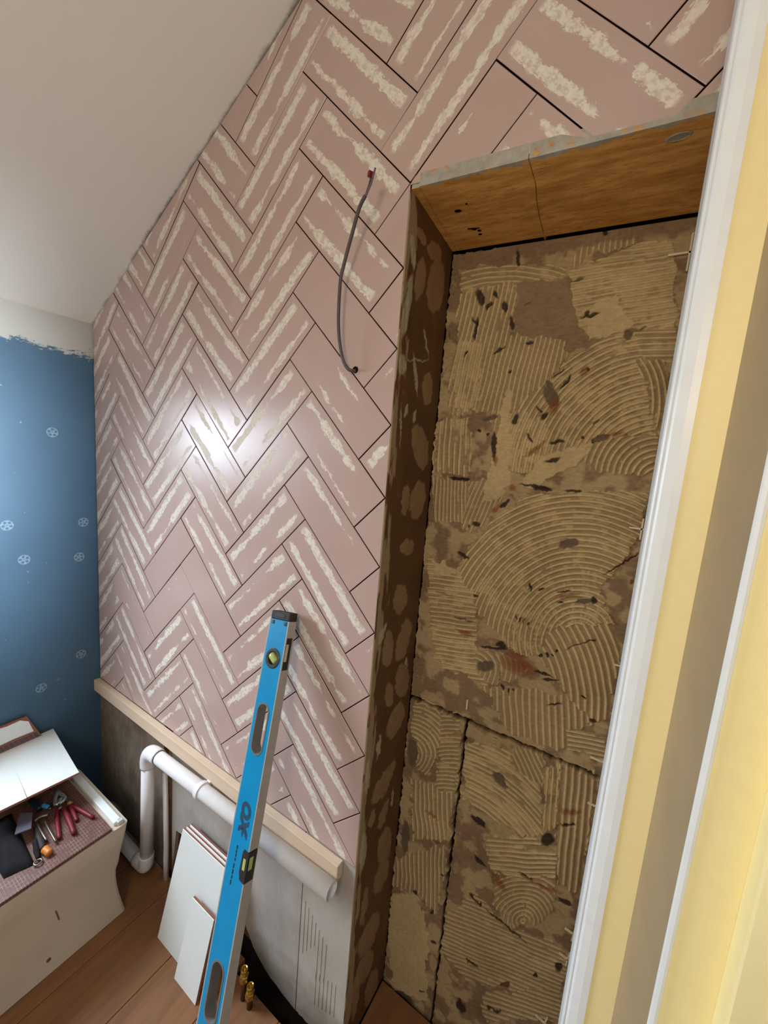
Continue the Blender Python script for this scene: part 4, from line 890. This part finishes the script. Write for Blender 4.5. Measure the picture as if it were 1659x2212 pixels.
t = thing('triangular_ring', T(660, 230), 'silver triangular metal ring above the red pliers', 'ring')
a_, b_, c_ = T(640, 150, .012), T(730, 235, .010), T(620, 300, .010); bar('ring', [a_, b_, c_, a_], .0055, M_silver, t, sub=3); bar('tab', [T(680, 240, .009), T(660, 290, .009), T(640, 300, .009)], .007, M_silver, t)
t = thing('utility_knife', T(420, 300), 'dark teal utility knife with a bright blue button', 'knife')
bar('body', [T(340, 245, .010), T(400, 300, .010), T(450, 350, .010)], [.007, .010, .008], M_teal, t); bar('button', [T(480, 310, .012), T(540, 330, .011)], [.007, .006], M_bluebtn, t); bar('blade_holder', [T(530, 335, .008), T(570, 350, .007)], [.004, .003], M_steel, t)
t = thing('snips', T(500, 560), 'pair of pale metal bars with a dark handle and orange end', 'snips')
bar('blade', [T(405, 500, .012), T(460, 600, .012), T(520, 700, .010)], .0032, M_steel, t); bar('blade', [T(490, 470, .012), T(560, 600, .012), T(625, 715, .010)], .0034, M_steel, t); bar('crossbar', [T(380, 490, .014), T(450, 440, .014), T(540, 415, .013)], .0055, M_steel, t)
bar('grip', [T(400, 560, .008), T(440, 680, .008), T(480, 800, .008)], [.006, .009, .008], M_black, t); bar('end_stop', [T(500, 800, .009), T(560, 850, .009)], [.010, .009], M_orange, t)
t = thing('tool_pouch', T(150, 800), 'dark fabric tool pouch with a grey flap and a small ring, at the left edge', 'pouch')
bm = bmesh.new(); n = 9; gp = []
cor = (T(-260, 620), T(120, 380), T(390, 960), T(40, 1120))
for i in range(n + 1):
    row = []
    for j in range(n + 1):
        u, v = i / n, j / n; p = (cor[0] * (1 - u) + cor[1] * u) * (1 - v) + (cor[3] * (1 - u) + cor[2] * u) * v
        hgt = .030 * (1 - (2 * u - 1) ** 4) * (1 - (2 * v - 1) ** 4) * (.75 + .35 * math.sin(5 * u + 2) * math.cos(6 * v)); row.append(bm.verts.new((p.x, p.y, TOPZ + .0015 + hgt)))
    gp.append(row)
for i in range(n):
    for j in range(n): bm.faces.new((gp[i][j], gp[i + 1][j], gp[i + 1][j + 1], gp[i][j + 1]))
r = bmesh.ops.extrude_edge_only(bm, edges=[e for e in bm.edges if e.is_boundary])
for v in r['geom']:
    if isinstance(v, bmesh.types.BMVert): v.co.z = TOPZ + .0005
keep(fin(bm, 'bag', M_pouch, smooth=True), t)
bm = bmesh.new(); add_prism(bm, [T(220, 405, .033), T(365, 400, .030), T(350, 575, .032), T(165, 645, .036)], (0, 0, .003)); keep(fin(bm, 'flap', M_flap), t)
c = T(425, 945, .006); bm = bmesh.new(); R_ = [(c.x + .0085 * math.cos(2 * math.pi * k / 20), c.y + .0085 * math.sin(2 * math.pi * k / 20), c.z) for k in range(21)]; add_tube(bm, R_, .0022, 8, caps=False); keep(fin(bm, 'ring', M_steel, smooth=True), t)
bar('strap', [T(390, 700, .012), T(410, 820, .010), T(425, 905, .006)], [.006, .007, .004], M_pouch, t)

# ---- tile spacers left in the niche
def spacer(px, py, arm, rot, lab):
    c = at(px, py, 1, NY - .006); t = empty('tile_spacer', c); tag(t, lab, 'spacer', 'tile spacers along the right side of the niche')
    bm = bmesh.new()
    for a in (0, math.pi / 2): add_box(bm, (0, 0, 0), (arm * 2, .004, .0028), Matrix.Translation(c) @ Matrix.Rotation(rot, 4, 'Y') @ Matrix.Rotation(a, 4, 'Y'))
    keep(fin(bm, 'cross', M_spacer), t)
for px, py, arm, rot, lab in ((1490, 545, .030, 0.0, 'pale cross-shaped spacer at the top right corner of the niche, highest of all'), (1386, 1143, .020, 0, 'pale cross spacer at mid height beside the white door frame, second from the top'), (1348, 1441, .016, 0, 'small pale cross spacer on the niche back, third from the top'), (1308, 1648, .028, .0, 'pale cross spacer next to the horizontal crack in the niche'),
        (1288, 1742, .016, .0, 'small pale cross spacer just below the horizontal crack'), (1239, 2018, .018, .1, 'pale cross spacer low in the niche, third from the bottom'), (1226, 2072, .018, .1, 'pale cross spacer low in the niche, second from the bottom'), (1176, 2210, .020, .2, 'pale cross spacer at the bottom edge of the picture')):
    spacer(px, py, arm, rot, lab)
c = at(1009, 1522, 1, NY - .004); t = empty('spacer_leg', c); tag(t, 'single thin pale spacer standing above the vertical crack of the niche', 'spacer')
bm = bmesh.new(); add_box(bm, c, (.003, .004, .024)); keep(fin(bm, 'leg', M_spacer), t)
